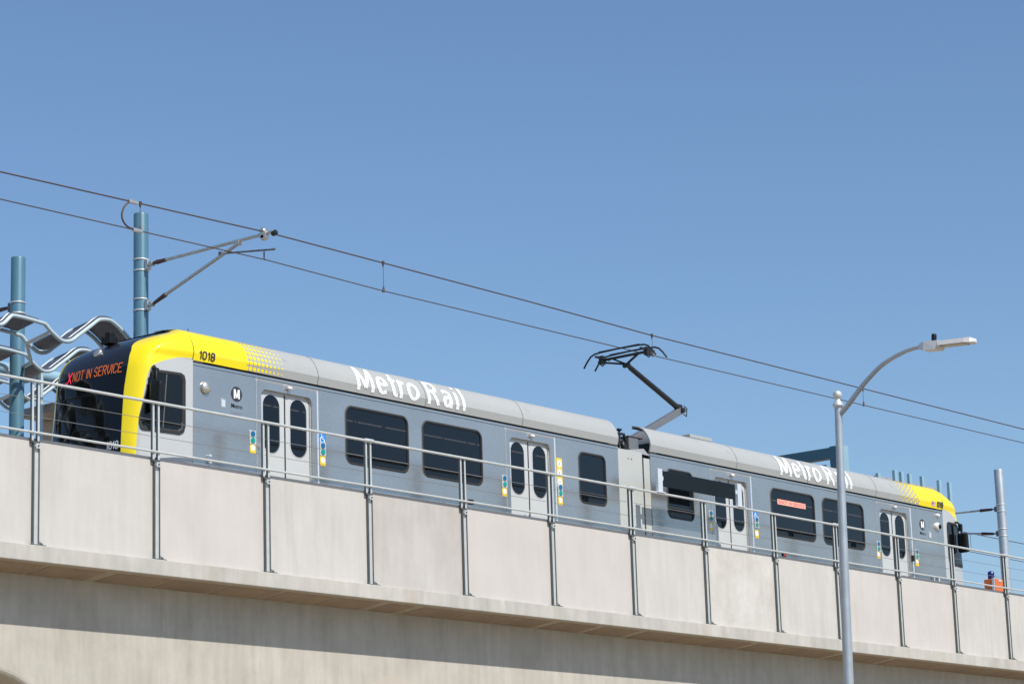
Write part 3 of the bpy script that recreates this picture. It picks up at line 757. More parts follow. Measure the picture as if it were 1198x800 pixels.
HWZ = [(6.2,1.31),(8.93,1.332),(8.99,1.335),(9.085,1.36),(9.13,1.362),(9.22,1.34),(9.30,1.305),(9.38,1.255),(9.457,1.19),(9.515,1.09),(9.558,.93),(9.60,.63)]
def cab_pt(s, z):
    """s 0..1 flank from the car joint, 1..2 corner, 2..3 front to the centre line"""
    d = cr(DEL, z); hw = cr(HWZ, z)-.13; XA = 28.33
    XBn = min(XA-.001, 27.35+d); tp = .12*max(0, min(1, (XA-XBn)/.98)); XN = min(27.05+d, XA+.35); hb = hw-tp
    if s <= 1: return XA+(XBn-XA)*s, hw-tp*s*s
    t = (s-1)/2*math.pi/2
    return XBn-(XBn-XN)*math.sin(t), hb*math.cos(t)**.85
def cabP(s, z, mir=False, far=False, off=0.0):
    x, y = cab_pt(s, z); 
    if off:
        e = .004; xa, ya = cab_pt(max(0, s-e), z); xb, yb = cab_pt(min(3, s+e), z); t = Vector((xb-xa, yb-ya)); 
        if t.length > 1e-9:
            t.normalize(); nx, ny = t.y, -t.x
            if ny < 0 and s < 1.5: nx, ny = -nx, -ny
            if s >= 1.5 and nx > 0: nx, ny = -nx, -ny
            x += nx*off; y += ny*off
    yy = TC+y if far else TC-y
    return (2*XM-x if mir else x, yy, z)
# paint distance: >0 yellow, >=1 black
def sY_in(z):      # s where grey ends / yellow begins on the flank-corner, for heights below the arch
    return cr([(6.2,1.38),(7.4,1.40),(7.9,1.40),(8.35,1.29),(8.66,1.17),(8.80,.98),(8.88,.80),(8.95,.56),(8.99,.34),(9.01,.03)], z)
def sY_out(z):     # s where yellow ends / black begins
    return cr([(6.2,1.98),(7.4,2.0),(8.35,2.08),(8.85,2.07),(9.05,2.16),(9.2,2.30),(9.32,2.30),(9.42,1.97),(9.52,1.85),(9.6,1.8)], z)
for mir in (False, True):
    zs = [6.2+.12*k for k in range(10)]+[7.4+.05*k for k in range(27)]+[8.75+.0125*k for k in range(68)]
    zs = sorted(set(round(z, 4) for z in zs if z <= 9.6))
    NS = 132; ss = [3*k/NS for k in range(NS+1)]
    mb = MB(); V = []; A = []
    for z in zs:
        for far in (False, True):
            rng_ = ss if not far else ss[::-1][1:]
            for s in rng_:
                V.append(cabP(s, z, mir, far))
                d1 = (s-sY_in(z))*.9; d2 = (s-sY_out(z)+(.26 if far else 0))*.9
                if z > 9.012: d1 = max(d1, .5)
                val = min(d1, .9) if d2 < -.1 else 1+d2
                if d1 < .9 and d2 >= -.1: val = 1+d2 if d2 > -.05 else min(.9, .5)
                A.append(val)
    n = 2*NS+1
    Fc = [(i*n+k, i*n+k+1, (i+1)*n+k+1, (i+1)*n+k) for i in range(len(zs)-1) for k in range(n-1)]
    mb.add(V, Fc, True)
    mb.add([V[(len(zs)-1)*n+k] for k in range(n)], [tuple(range(n))]); A += [2.0]*n
    mb.attr = A
    cab = mb.build('cab', M['cab'], tr)
    mb = MB()
    for z0_, z1_ in zip(zs, zs[1:]):
        if z0_ > 8.98: mb.add([cabP(.002, z0_, mir, False, .003), cabP(.024, z0_, mir, False, .003), cabP(.024, z1_, mir, False, .003), cabP(.002, z1_, mir, False, .003)], [(0,1,2,3)])
    mb.build('joint', M['darkfilm'], cab)
    # windshield: black glazed mask slightly proud
    mb = MB(); V = []; zz_ = [6.9+.05*k for k in range(40)]; zz_ = [z for z in zz_ if z <= 8.8]
    m2 = 60; n = 0
    for z in zz_:
        row = []
        for k in range(m2+1):
            s = sY_out(z)+.03+(3-sY_out(z)-.03)*k/m2; row.append(cabP(s, z, mir, False, .012))
        for k in range(m2-1, -1, -1):
            so_ = sY_out(z)-.23; s = so_+(3-so_)*k/m2; row.append(cabP(s, z, mir, True, .012))
        n = len(row); V += row
    mb.add(V, [(i*n+k, i*n+k+1, (i+1)*n+k+1, (i+1)*n+k) for i in range(len(zz_)-1) for k in range(n-1)], True)
    mb.orient = (1 if mir else -1, 0, .02)
    ws = mb.build('windshield', M['wglass'], cab)
    # cab side window
    def sxz(x, z):      # invert x -> s on the flank
        lo, hi = 0.0, 1.6
        for _ in range(30):
            m_ = (lo+hi)/2
            if cab_pt(m_, z)[0] > x: lo = m_
            else: hi = m_
        return (lo+hi)/2
    wp = [(.22,8.60),(.20,7.88),(.23,7.78),(.31,7.74),(1.12,7.745),(1.25,7.775),(1.34,7.86),(1.36,7.97),(1.24,8.24),(1.12,8.47),(1.03,8.62),(.96,8.69),(.86,8.715),(.33,8.715),(.25,8.68)]
    # densify
    wq = []
    for i in range(len(wp)):
        a, b_ = Vector(wp[i]), Vector(wp[(i+1) % len(wp)]); k = max(1, int((b_-a).length/.06))
        for q in range(k): wq.append(tuple(a+(b_-a)*q/k))
    cxw, czw = .74, 8.24
    def sh(p, f): return (cxw+(p[0]-cxw)*f, czw+(p[1]-czw)*f)
    def onshell(p, off): return cabP(p[0], p[1], mir, False, off)
    n = len(wq)
    mb = MB()
    lev = [(1.04,.001),(1.03,.022),(.94,.022),(.90,.008)]
    vv = [onshell(sh(p, f), o_) for f, o_ in lev for p in wq]
    mb.add(vv, [(j*n+i, j*n+(i+1) % n, (j+1)*n+(i+1) % n, (j+1)*n+i) for j in range(3) for i in range(n)])
    cw = mb.build('cab_window_frame', M['rubber'], cab)
    mb = MB(); lev = [.95, .75, .5, .25, .02]
    vv = [onshell(sh(p, f), .010) for f in lev for p in wq]
    mb.add(vv, [(j*n+i, j*n+(i+1) % n, (j+1)*n+(i+1) % n, (j+1)*n+i) for j in range(4) for i in range(n)], True)
    mb.add(vv[-n:], [tuple(range(n))]); mb.orient = (0,-1,0); mb.build('cab_window_glass', M['wglass'], cab)
    mb = MB()
    mb.add([onshell(p, .0125) for p in ((.66,7.80),(.64,7.80),(.64,8.69),(.66,8.69))], [(0,1,2,3)])
    mb.add([onshell(p, .0125) for p in ((1.26,7.92),(1.26,7.905),(.24,7.905),(.24,7.92))], [(0,1,2,3)])
    mb.build('cab_window_bar', M['galv_dark'], cab)
    # mirror on its bracket
    sg = -1 if mir else 1; mx_ = lambda x: 2*XM-x-.12 if mir else x
    mb = MB(); vs = []
    mbx = 27.44; cz = 8.30
    mb.hexa([(mx_(27.38),29.29,8.04),(mx_(27.54),29.29,8.04),(mx_(27.54),29.54,8.04),(mx_(27.38),29.54,8.04),(mx_(27.40),29.29,8.50),(mx_(27.54),29.29,8.50),(mx_(27.54),29.54,8.50),(mx_(27.40),29.54,8.50)], .06)
    mr_ = mb.build('side_mirror', M['blackplastic'], cab)
    mb = MB(); mb.tube([(mx_(27.47),29.44,8.48),(mx_(27.47),29.44,8.68),(mx_(27.50),29.52,8.76),(mx_(27.58),29.66,8.76)], .025, 8)
    mb.tube([(mx_(27.42),29.47,8.48),(mx_(27.42),29.45,8.64),(mx_(27.47),29.44,8.70)], .016, 8); mb.box((mx_(27.43),29.42,8.56),(mx_(27.52),29.50,8.72), .015)
    mb.build('mirror_arm', M['blackplastic'], cab)
    # destination sign on the front
    if not mir:
        # unroll the front: u runs across the front from the near black edge to the far one
        def front(u, z, off):
            # arc length table across the whole front at this height
            key = round(z, 3)
            if key not in FT:
                t = []; acc = 0; prev = None
                for far, seq in ((False, [1+2*k/160 for k in range(161)]), (True, [3-2*k/160 for k in range(1, 161)])):
                    for s in seq:
                        p = Vector(cabP(s, z, False, far, off)); 
                        if prev is not None: acc += (p-prev).length
                        prev = p; t.append((acc, p))
                mid = t[160][0]; FT[key] = [(a-mid, p) for a, p in t]
            t = FT[key]
            for (a, p), (b_, q) in zip(t, t[1:]):
                if a <= u <= b_: return p+(q-p)*((u-a)/(b_-a))
            return t[0][1] if u < t[0][0] else t[-1][1]
        FT = {}
        # text reads from the far side (left in view) to the near side: u = -(x)
        vs, fs = stroke_text('NOT IN SERVICE', .150, 1.12, .015)
        mb = MB(); mb.add([front(.425-a, 8.715+b_, .016+c_) for a, b_, c_ in vs], fs); mb.build('destination_text', M['ledo'], ws)
        vs, fs = stroke_text('X', .17, .10, .024)
        mb = MB(); mb.add([front(.575-a, 8.70+b_, .016+c_) for a, b_, c_ in vs], fs)
        mb.add([front(.63-a, 8.70+b_, .016) for a, b_ in ((0,0),(.03,0),(.03,.03),(0,.03))], [(0,1,2,3)]); mb.build('route_symbol', M['ledr'], ws)
        vs, fs = stroke_text('1018', .115, .22, .018); mb = MB(); mb.add([front(-.545-a, 7.45+b_, .016+c_) for a, b_, c_ in vs], fs); mb.build('front_number', M['bracket'], ws)
        # top lamp
        p = front(.06, 9.16, .0); mb = MB(); mb.lathe(p, [(.075,-.02),(.085,.02),(.07,.045),(.03,.05)], 18, Vector((-.95,-.1,.45))); hl = mb.build('headlight', M['chrome'], cab)
        # wiper
        mb = MB(); mb.tube([front(.55, 7.0, .03), front(.45, 7.5, .04), front(.30, 8.0, .04)], .013, 6); mb.build('wiper', M['blackplastic'], ws)
        # pale interior shapes caught in the windshield
    # small fittings
mb = MB(); mb.box((27.62, 30.70, 9.36), (27.80, 30.92, 9.48), .02); mb.box((27.64, 30.72, 9.47), (27.76, 30.86, 9.56), .03); mb.build('roof_beacon', M['blackplastic'], tr)
mb = MB(); mb.tube([(29.5,30.83,9.6),(29.5,30.83,9.92)], .006, 6); mb.build('aerial', M['darksteel'], tr)
# side fittings and signs
def plate(px_, py_, w, h, mat, name, off=.006, parent=tr, r=.012):
    p = at(px_, py_, TY); mb = MB(); pts = rrect(p.x-w/2, p.x+w/2, p.z-h/2, p.z+h/2, r, 3)
    mb.prism_xz(pts, TY-off, TY-.0005); return mb.build(name, mat, parent), p
def disc(c, r, off0, off1, mat, name, parent):
    mb = MB(); mb.lathe((c[0], TY-off0, c[1]), [(r, 0), (r, off1-off0)], 20, Vector((0,-1,0))); return mb.build(name, mat, parent)
def text_on_side(body, x, z, size, mat, name, parent, bold=.0, xs=1.0, width=None, off=.008):
    vs, fs, w = text_mesh(body, size, bold, 0, 1.0, 1.0); k = (width/w) if width else xs
    mb = MB(); mb.add([(x+a*k, TY-off, z+b_) for a, b_ in vs], fs); return mb.build(name, mat, parent)
def buttons(px_, py_, py_y):
    o, p = plate(px_, py_, .15, .235, M['galv_light'], 'button_panel', .012)
    disc((p.x, p.z+.058), .048, .012, .022, M['btnblue'], 'button', o); disc((p.x, p.z-.052), .048, .012, .022, M['btngreen'], 'button', o)
    o2, q = plate(px_+.3, py_y, .135, .165, M['signyellow'], 'yellow_sign', .004)
    disc((q.x, q.z+.012), .05, .0045, .006, M['letter'], 'white_disc', o2)
for a in ((295.3,511.5,524.5),(377.3,525.2,539),(590,563,575),(655.3,573.5,585.5),(831.5,603.5,615.5),(885,610.8,624.5),(1027.6,639,648.5),(1072.6,648.2,657.5)): buttons(*a)
for px_, py_ in ((376.9,512.4),(884,602)):
    o, p = plate(px_, py_, .175, .205, M['signblue'], 'wheelchair_sign', .004)
    mb = MB(); yy = TY-.006
    vs = []; fs = []
    for k in range(13):
        t = R(100+k*21.25); c0 = (p.x-.005, p.z-.03)
        for rr in (.058, .043): vs.append((c0[0]+rr*math.cos(t), yy, c0[1]+rr*math.sin(t)))
    fs = [(2*k, 2*k+1, 2*k+3, 2*k+2) for k in range(12)]; mb.add(vs, fs)
    for (x0, z0, x1, z1, wd) in ((-.02,.055,-.01,-.01,.014),(-.01,-.01,.035,-.012,.013),(.035,-.012,.058,-.055,.013),(-.012,.025,.028,.022,.010)):
        a = Vector((p.x+x0, yy-.0007, p.z+z0)); b_ = Vector((p.x+x1, yy-.0007, p.z+z1)); d = (b_-a).normalized(); w_ = Vector((-d.z, 0, d.x))*wd/2
        mb.add([a-w_, b_-w_, b_+w_, a+w_], [(0,1,2,3)])
    mb.lathe((p.x-.022, yy-.0015, p.z+.073), [(.015,0),(.015,.001)], 12, Vector((0,-1,0)))
    mb.build('wheelchair_symbol', M['letter'], o)
o, p = plate(654.5, 552.8, .17, .56, M['signyellow'], 'yellow_notice', .004)
for dz in (.175, 0, -.175):
    d_ = disc((p.x, p.z+dz), .07, .0045, .006, M['letter'], 'white_disc', o)
    mb = MB(); cc = (p.x, p.z+dz); vs = []
    for k in range(21):
        t = R(18*k)
        for rr in (.058, .052): vs.append((cc[0]+rr*math.cos(t), TY-.0068, cc[1]+rr*math.sin(t)))
    mb.add(vs, [(2*k, 2*k+1, 2*k+3, 2*k+2) for k in range(20)])
    mb.box((cc[0]-.012, TY-.0072, cc[1]-.03), (cc[0]+.01, TY-.0066, cc[1]+.02)); mb.box((cc[0]-.02, TY-.0072, cc[1]-.005), (cc[0]+.022, TY-.0066, cc[1]+.005))
    mb.build('pictogram', M['spot'], o)
for cx_, cz_, sgn in ((29.315, 8.553, 1), (None, None, -1)):
    if cx_ is None: p = at(1079, 613.5, TY); cx_, cz_ = p.x, p.z
    lg = disc((cx_, cz_), .128, .0005, .004, M['darkfilm'], 'round_logo', tr)
    mb = MB()                                            # bold M of straight strokes
    h, w = .078, .068; t_ = .034
    for s in (-1, 1):
        x0 = s*w; mb.prism_xz([(cx_+x0, cz_-h), (cx_+x0, cz_+h), (cx_+x0-s*t_, cz_+h), (cx_+x0-s*t_, cz_-h)], TY-.008, TY-.0045)
        mb.prism_xz([(cx_+s*w, cz_+h), (cx_+s*(w-.042), cz_+h), (cx_, cz_-.03), (cx_, cz_-h+.012), (cx_+s*.012, cz_-h+.012)], TY-.0085, TY-.005)
    mb.build('logo_letter', M['letter'], lg)
    text_on_side('Metro', cx_-.122, cz_-.235, .075, M['darkfilm'], 'logo_word', tr, .006, width=.25)
    for k in range(2):
        mb = MB(); x = cx_-.12
        while x < cx_+(.12 if k == 0 else .06):
            l = .008+random.random()*.012; hh = random.choice((.008,.012)); mb.box((x, TY-.005, cz_-.315-k*.032), (x+l*.6, TY-.001, cz_-.315-k*.032+hh)); x += l
        mb.build('small_print', M['slab'], tr)
# speaker dome, access plates, markers
p = at(240, 453.5, TY); mb = MB(); mb.lathe((p.x, TY, p.z), [(.105,0),(.105,.02),(.095,.045),(.06,.065),(.01,.075)], 24, Vector((.0,-1,.05))); mb.build('speaker_dome', M['chrome'], tr)
p = at(1096.2, 616, TY); mb = MB(); mb.lathe((p.x, TY, p.z), [(.10,0),(.095,.04),(.07,.06)], 24, Vector((0,-1,0))); mb.mi = 1; mb.lathe((p.x+.02, TY-.055, p.z), [(.055,0),(.05,.03),(.02,.04)], 18, Vector((0,-1,0))); mb.build('camera_dome', [M['lampwhite'], M['blackplastic']], tr)
p = at(1096.5, 603, TY); mb = MB(); mb.lathe((p.x, TY, p.z), [(.05,0),(.04,.05),(.02,.06)], 16, Vector((0,-1,.1))); mb.build('marker_lamp', M['lampwhite'], tr)
for px_, py_ in ((261,471.5),(1088,625.5)):
    o, p = plate(px_, py_, .125, .17, M['chrome'], 'access_plate', .004); plate(px_, py_, .085, .12, M['bracket'], 'cover', .009, o) if 0 else None
    mb = MB(); mb.prism_xz(rrect(p.x-.04, p.x+.04, p.z-.06, p.z+.06, .01, 3), TY-.009, TY-.004); mb.build('cover', M['bracket'], o)
for px_, py_ in ((550.5,587),(917,649)):
    o, p = plate(px_, py_, .13, .09, M['blackplastic'], 'side_marker', .02); mb = MB(); mb.box((p.x-.04, TY-.03, p.z-.025), (p.x+.04, TY-.021, p.z+.02), .004); mb.build('lens', M['red'], o)
for px_, py_ in ((244,537),(1091,677),(1097,679)):
    plate(px_, py_, .05, .14, M['bracket'], 'step_bracket', .05)
p = at(302, 521.5, TY); mb = MB(); mb.box((p.x-.02, TY-.05, p.z-.03), (p.x+.02, TY, p.z+.03), .01); mb.build('door_handle', M['chrome'], tr)
p = at(1067, 653, TY); mb = MB(); mb.box((p.x-.025, TY-.06, p.z-.07), (p.x+.025, TY, p.z+.07), .01); mb.build('door_handle', M['darksteel'], tr)
# led sign behind window of the second car
mb = MB(); a = at(909.5, 579.5, TY); b_ = at(941.8, 590.5, TY)
mb.box((a.x, TY+.003, 8.40), (b_.x+.02, TY+.0085, 8.51)); sg_ = mb.build('side_sign', M['ledbar'], tr)
vs, fs, w = text_mesh('NOT IN SERVICE', .078, .006); k = (b_.x-a.x-.14)/w
mb = MB(); mb.add([(a.x+.125+x_*k, TY+.001, 8.418+z_) for x_, z_ in vs], fs); mb.build('side_sign_text', M['ledr'], sg_)
mb = MB(); vs, fs, w = text_mesh('X', .085, .02); mb.add([(a.x+.02+x_, TY+.0012, 8.415+z_) for x_, z_ in vs], fs); mb.build('side_sign_symbol', M['ledr'], sg_)
# bogies
for bx in (31.5, 40.34, 49.2):
    mb = MB(); mb.box((bx-1.4, 29.95, 6.0), (bx+1.4, 31.7, 6.2), .03); bo = mb.build('bogie', M['darksteel'], tr)
    for wx in (-.95, .95):
        for wy in (30.11, 31.545):
            mb = MB(); mb.lathe((bx+wx, wy-.06, 6.11), [(.2,0),(.33,.01),(.33,.11),(.2,.12)], 24, Vector((0,1,0))); mb.build('wheel', M['rail'], bo)

# pantograph
mb = MB(); mb.box((42.0, 30.45, 9.53), (43.2, 31.21, 9.58), .01)
for x in (42.1, 43.1):
    for y in (30.45, 31.2): mb.lathe((x, y, 9.5), [(.05,0),(.07,.03),(.05,.06)], 10)
pan = mb.build('pantograph', M['darksteel'], tr)
KN = Vector((43.83, CY, 10.40)); BS = Vector((42.05, CY, 9.56)); HD = at(733, 426, CY)
mb = MB(); d = (KN-BS).normalized(); u = Vector((0,1,0)); w_ = d.cross(u)
mb.hexa([BS-u*.10-w_*.06, BS+u*.10-w_*.06, BS+u*.10+w_*.06, BS-u*.10+w_*.06, KN-u*.06-w_*.075, KN+u*.06-w_*.075, KN+u*.06+w_*.075, KN-u*.06+w_*.075], .012)
mb.build('lower_arm', M['armgrey'], pan)
mb = MB(); mb.lathe(KN+Vector((0,-.12,0)), [(.05,0),(.06,.02),(.06,.22),(.05,.24)], 14, Vector((0,1,0)))
mb.box(KN+Vector((-.13,-.06,-.02)), KN+Vector((.03,.06,.13)), .02); mb.tube([KN+Vector((.05,-.08,.1)), KN+Vector((.15,-.08,.05)), KN+Vector((.12,-.08,-.12)), KN+Vector((.02,-.08,-.08))], .012, 6)
mb.build('knee_joint', M['darksteel'], pan)
mb = MB(); mb.tube([KN+Vector((-.05,0,.05)), HD+(KN-HD)*.02], [.062,.048], 10); mb.build('upper_arm', M['darksteel'], pan)
mb = MB(); mb.tube([KN+Vector((-.12,.05,.06)), HD+Vector((.1,.02,-.09))], .014, 6); mb.tube([BS+Vector((.2,.12,.02)), KN+Vector((.02,.12,-.05))], .014, 6); mb.build('control_rod', M['armgrey'], pan)
pw = at(733, 426, CY)
mb = MB()
for y in (-.50, .50):
    for dx in (-.2, .2): pass
hx = HD.x-.05; HZ = 11.43
mb.tube([HD, (hx, CY+.30, HZ-.14)], .018, 8); mb.tube([HD, (hx+.05, CY-.30, HZ-.12)], .026, 8); mb.tube([HD+Vector((0,0,0)), (hx-.10, CY+.62, HZ-.17)], .022, 8)
mb.lathe(HD+Vector((0,-.07,-.02)), [(.05,0),(.055,.14)], 10, Vector((0,1,0)))
mb.tube([(hx, CY-.62, HZ-.12), (hx, CY+.66, HZ-.12)], .03, 8)
for y in (-.58, .58):
    mb.box((hx-.24, CY+y-.02, HZ-.10), (hx+.24, CY+y+.02, HZ-.06)); mb.tube([(hx-.1, CY+y*1.03, HZ-.2), (hx+.02, CY+y*1.03, HZ-.24), (hx+.12, CY+y*1.03, HZ-.16), (hx+.05, CY+y*1.03, HZ-.06)], .014, 6)
    mb.box((hx-.07, CY+y-.05, HZ-.20), (hx+.07, CY+y+.05, HZ-.03), .01)
mb.build('head_frame', M['darksteel'], pan)
for dx in (-.19, .19):
    mb = MB(); pts = []
    for y, dz in ((-.93,-.27),(-.84,-.15),(-.74,-.05),(-.64,-.01),(-.5,0),(0,.012),(.5,0),(.64,-.01),(.74,-.05),(.84,-.15),(.93,-.27)): pts.append((hx+dx, CY+y, HZ+dz))
    mb.tube(pts, .019, 8); mb.box((hx+dx-.02, CY-.52, HZ+.0), (hx+dx+.02, CY+.52, HZ+.025)); mb.build('collector_strip', M['darksteel'], pan)

# driver-vest worker in the second car
def person(loc):
    me = bpy.data.meshes.new('person'); o = bpy.data.objects.new('person', me); COL.objects.link(o); o.location = loc
    bm = bmesh.new(); lay = bm.verts.layers.skin.verify()
    J = {'pel':((0,0,.50),.15),'ch':((0,0,.82),.15),'neck':((0,0,1.03),.06),'head':((0,-.01,1.14),.085),'top':((0,-.01,1.24),.075),
         'sl':((-.19,0,.96),.06),'el':((-.24,-.05,.70),.045),'hl':((-.16,-.28,.62),.035),'sr':((.19,0,.96),.06),'er':((.24,-.05,.70),.045),'hr':((.16,-.28,.62),.035),
         'kl':((-.10,-.42,.50),.07),'al':((-.10,-.44,.08),.045),'kr':((.10,-.42,.50),.07),'ar':((.10,-.44,.08),.045),'tl':((-.10,-.58,.04),.04),'tr':((.10,-.58,.04),.04)}
    E_ = [('pel','ch'),('ch','neck'),('neck','head'),('head','top'),('ch','sl'),('sl','el'),('el','hl'),('ch','sr'),('sr','er'),('er','hr'),('pel','kl'),('kl','al'),('al','tl'),('pel','kr'),('kr','ar'),('ar','tr')]
    vv = {k: bm.verts.new(p) for k, (p, r) in J.items()}
    for k, (p, r) in J.items(): vv[k][lay].radius = (r, r)
    vv['pel'][lay].use_root = True
    for a, b_ in E_: bm.edges.new((vv[a], vv[b_]))
    bm.to_mesh(me); bm.free(); me.materials.append(M['vest'])
    o.modifiers.new('skin', 'SKIN'); s_ = o.modifiers.new('sub', 'SUBSURF'); s_.levels = 2; s_.render_levels = 2
    return o
pw = at(995, 639, 29.95)
pe = person((pw.x, 30.05, 6.73)); tag(pe, 'person in a lime yellow vest sitting behind the window of the rear car', 'person')
pe.rotation_euler = (0, 0, R(-60))
mb = MB(); mb.lathe((pw.x, 30.05, 6.73+1.16), [(.088,0),(.098,.05),(.085,.10),(.04,.125)], 16); hr_ = mb.build('hair', M['hair'], None)
hr_.parent = pe; hr_.matrix_parent_inverse = (Matrix.Translation(pe.location) @ pe.rotation_euler.to_matrix().to_4x4()).inverted()

# ------------------------------------------------------------------ blank sign on the railing
bx = at(777, 560, 28.90).x; bx2 = at(861.5, 576, 28.90).x
sgn_ = empty('railing_sign', ((bx+bx2)/2, 28.93, ZR), 'long blank dark sign board on two pale brackets on the railing', 'sign')
mb = MB(); mb.box((bx, 28.93, 8.165), (bx2, 28.96, 8.475), .004); mb.build('board', M['board'], sgn_)
for s, x in ((-1, bx), (1, bx2)):
    mb = MB(); mb.box((x+s*.05-.0, 28.90, 8.03), (x+s*.20, 28.965, 8.50), .006); mb.box((x-.005, 28.915, 8.28), (x+s*.06, 28.93, 8.36)); mb.box((x+s*.0, 28.88, 8.022), (x+s*.27, 28.97, 8.045), .004)
    mb.build('bracket', M['bracket'], sgn_)

# ------------------------------------------------------------------ overhead line
wires = empty('overhead_line', (45, CY, 11.5), 'messenger and contact wires strung above the train', 'overhead wire')
def wire(pts, r, name, parent, sag=0):
    out = []
    for a, b_ in zip(pts, pts[1:]):
        a, b_ = Vector(a), Vector(b_)
        for k in range(24): t = k/24; out.append(a+(b_-a)*t-Vector((0,0,sag*4*t*(1-t))))
    out.append(Vector(pts[-1])); mb = MB(); mb.tube(out, r, 8); return mb.build(name, M['wire'], parent)
wire([(8,CY,11.42),(25.4,CY,11.824),(31.52,CY,11.97),(38.8,CY,11.946),(42.88,CY,11.902),(59.26,CY,11.965),(70,CY,12.05),(100,CY,12.0)], .0135, 'messenger_wire', wires)
wire([(8,CY,11.0),(25.4,CY,11.374),(31.4,CY,11.46),(34.44,CY,11.423),(42.0,CY,11.462),(59.2,CY,11.597),(70,CY,11.63),(100,CY,11.6)], .0105, 'contact_wire', wires)
def wz(x, tab):
    for (a, za), (b_, zb) in zip(tab, tab[1:]):
        if a <= x <= b_: return za+(zb-za)*(x-a)/(b_-a)
MT = [(8,11.42),(25.4,11.824),(31.52,11.97),(38.8,11.946),(42.88,11.902),(59.26,11.965),(70,12.05)]
CT = [(8,11.0),(25.4,11.374),(31.4,11.46),(34.44,11.423),(42.0,11.462),(59.2,11.597),(70,11.63)]
for px_, py_ in ((164,250),(448.5,325),(763,402),(1010,465)):
    X = at(px_, py_, CY).x; mb = MB(); a, b_ = wz(X, MT), wz(X, CT)
    mb.tube([(X,CY,a-.05),(X,CY,b_+.07)], .005, 6); mb.tube([(X,CY,a+.03),(X,CY,a-.07)], [.03,.012], 8); mb.tube([(X,CY,b_+.09),(X,CY,b_-.02)], [.012,.032], 8); mb.build('dropper', M['wire'], wires)
a = at(153, 238, CY); b_ = at(158, 270, CY); c1 = at(143, 250, CY); c2 = at(147, 263, CY)
a.z = wz(a.x, MT); b_.z = wz(b_.x, CT)
mb = MB(); P_ = [a+Vector((.1,0,0)), a, at(146.5,240.5,CY), at(142.8,249,CY), at(143.5,257,CY), at(148.5,264.5,CY), b_, b_+Vector((.1,0,0))]
sm = []
for i in range(len(P_)-1):
    p0, p1, p2, p3 = P_[max(0,i-1)], P_[i], P_[i+1], P_[min(len(P_)-1,i+2)]
    for k in range(6):
        t = k/6; sm.append(.5*((2*p1)+(p2-p0)*t+(2*p0-5*p1+4*p2-p3)*t*t+(3*p1-p0-3*p2+p3)*t**3))
mb.tube(sm, .016, 8); mb.mi = 1; mb.box(a+Vector((-.05,-.03,-.03)), a+Vector((.16,.03,.03)), .01); mb.box(b_+Vector((-.05,-.03,-.03)), b_+Vector((.16,.03,.03)), .01)
mb.build('jumper_cable', [M['wire'], M['chrome']], wires)
# far track wires
fwr = empty('overhead_line', (60, 40.5, 11.4), 'pair of overhead wires of the far track behind the train front', 'overhead wire')
wire([(36,37.6,11.7),(69,40.8,11.85),(110,41.5,11.9)], .013, 'messenger_wire', fwr)
wire([(36,37.6,11.3),(69,40.8,11.25),(110,41.5,11.2)], .011, 'contact_wire', fwr)
p = at(1133, 632, 40.8); mb = MB(); mb.tube([(p.x,40.72,11.82),(p.x,40.72,11.3)], .007, 6); mb.build('dropper', M['wire'], fwr)

def ohle_pole(X, Y, ztop, r, mat, label, bands, grp):
    e = empty('overhead_line_pole', (X, Y, 5.5), label, 'pole', grp)
    mb = MB(); mb.lathe((X, Y, 5.5), [(r*1.04,0),(r,ztop-5.5-.03),(r*.95,ztop-5.5-.008),(r*.7,ztop-5.5)], 32); mb.build('mast', mat, e)
    for z in bands:
        for dz in (.12, -.12):
            mb = MB(); mb.lathe((X, Y, z+dz-.016), [(r*1.02,0),(r*1.06,.005),(r*1.06,.027),(r*1.02,.032)], 32); mb.build('band', M['galv_light'], e)
    return e
PXp = at(165, 250, 34).x
p1 = ohle_pole(PXp, 34, 12.93, .137, M['teal'], 'blue cylindrical line pole with bracket arms behind the train cab', (11.72, 10.75), 'overhead line poles')
top = at(165, 314, 34).z
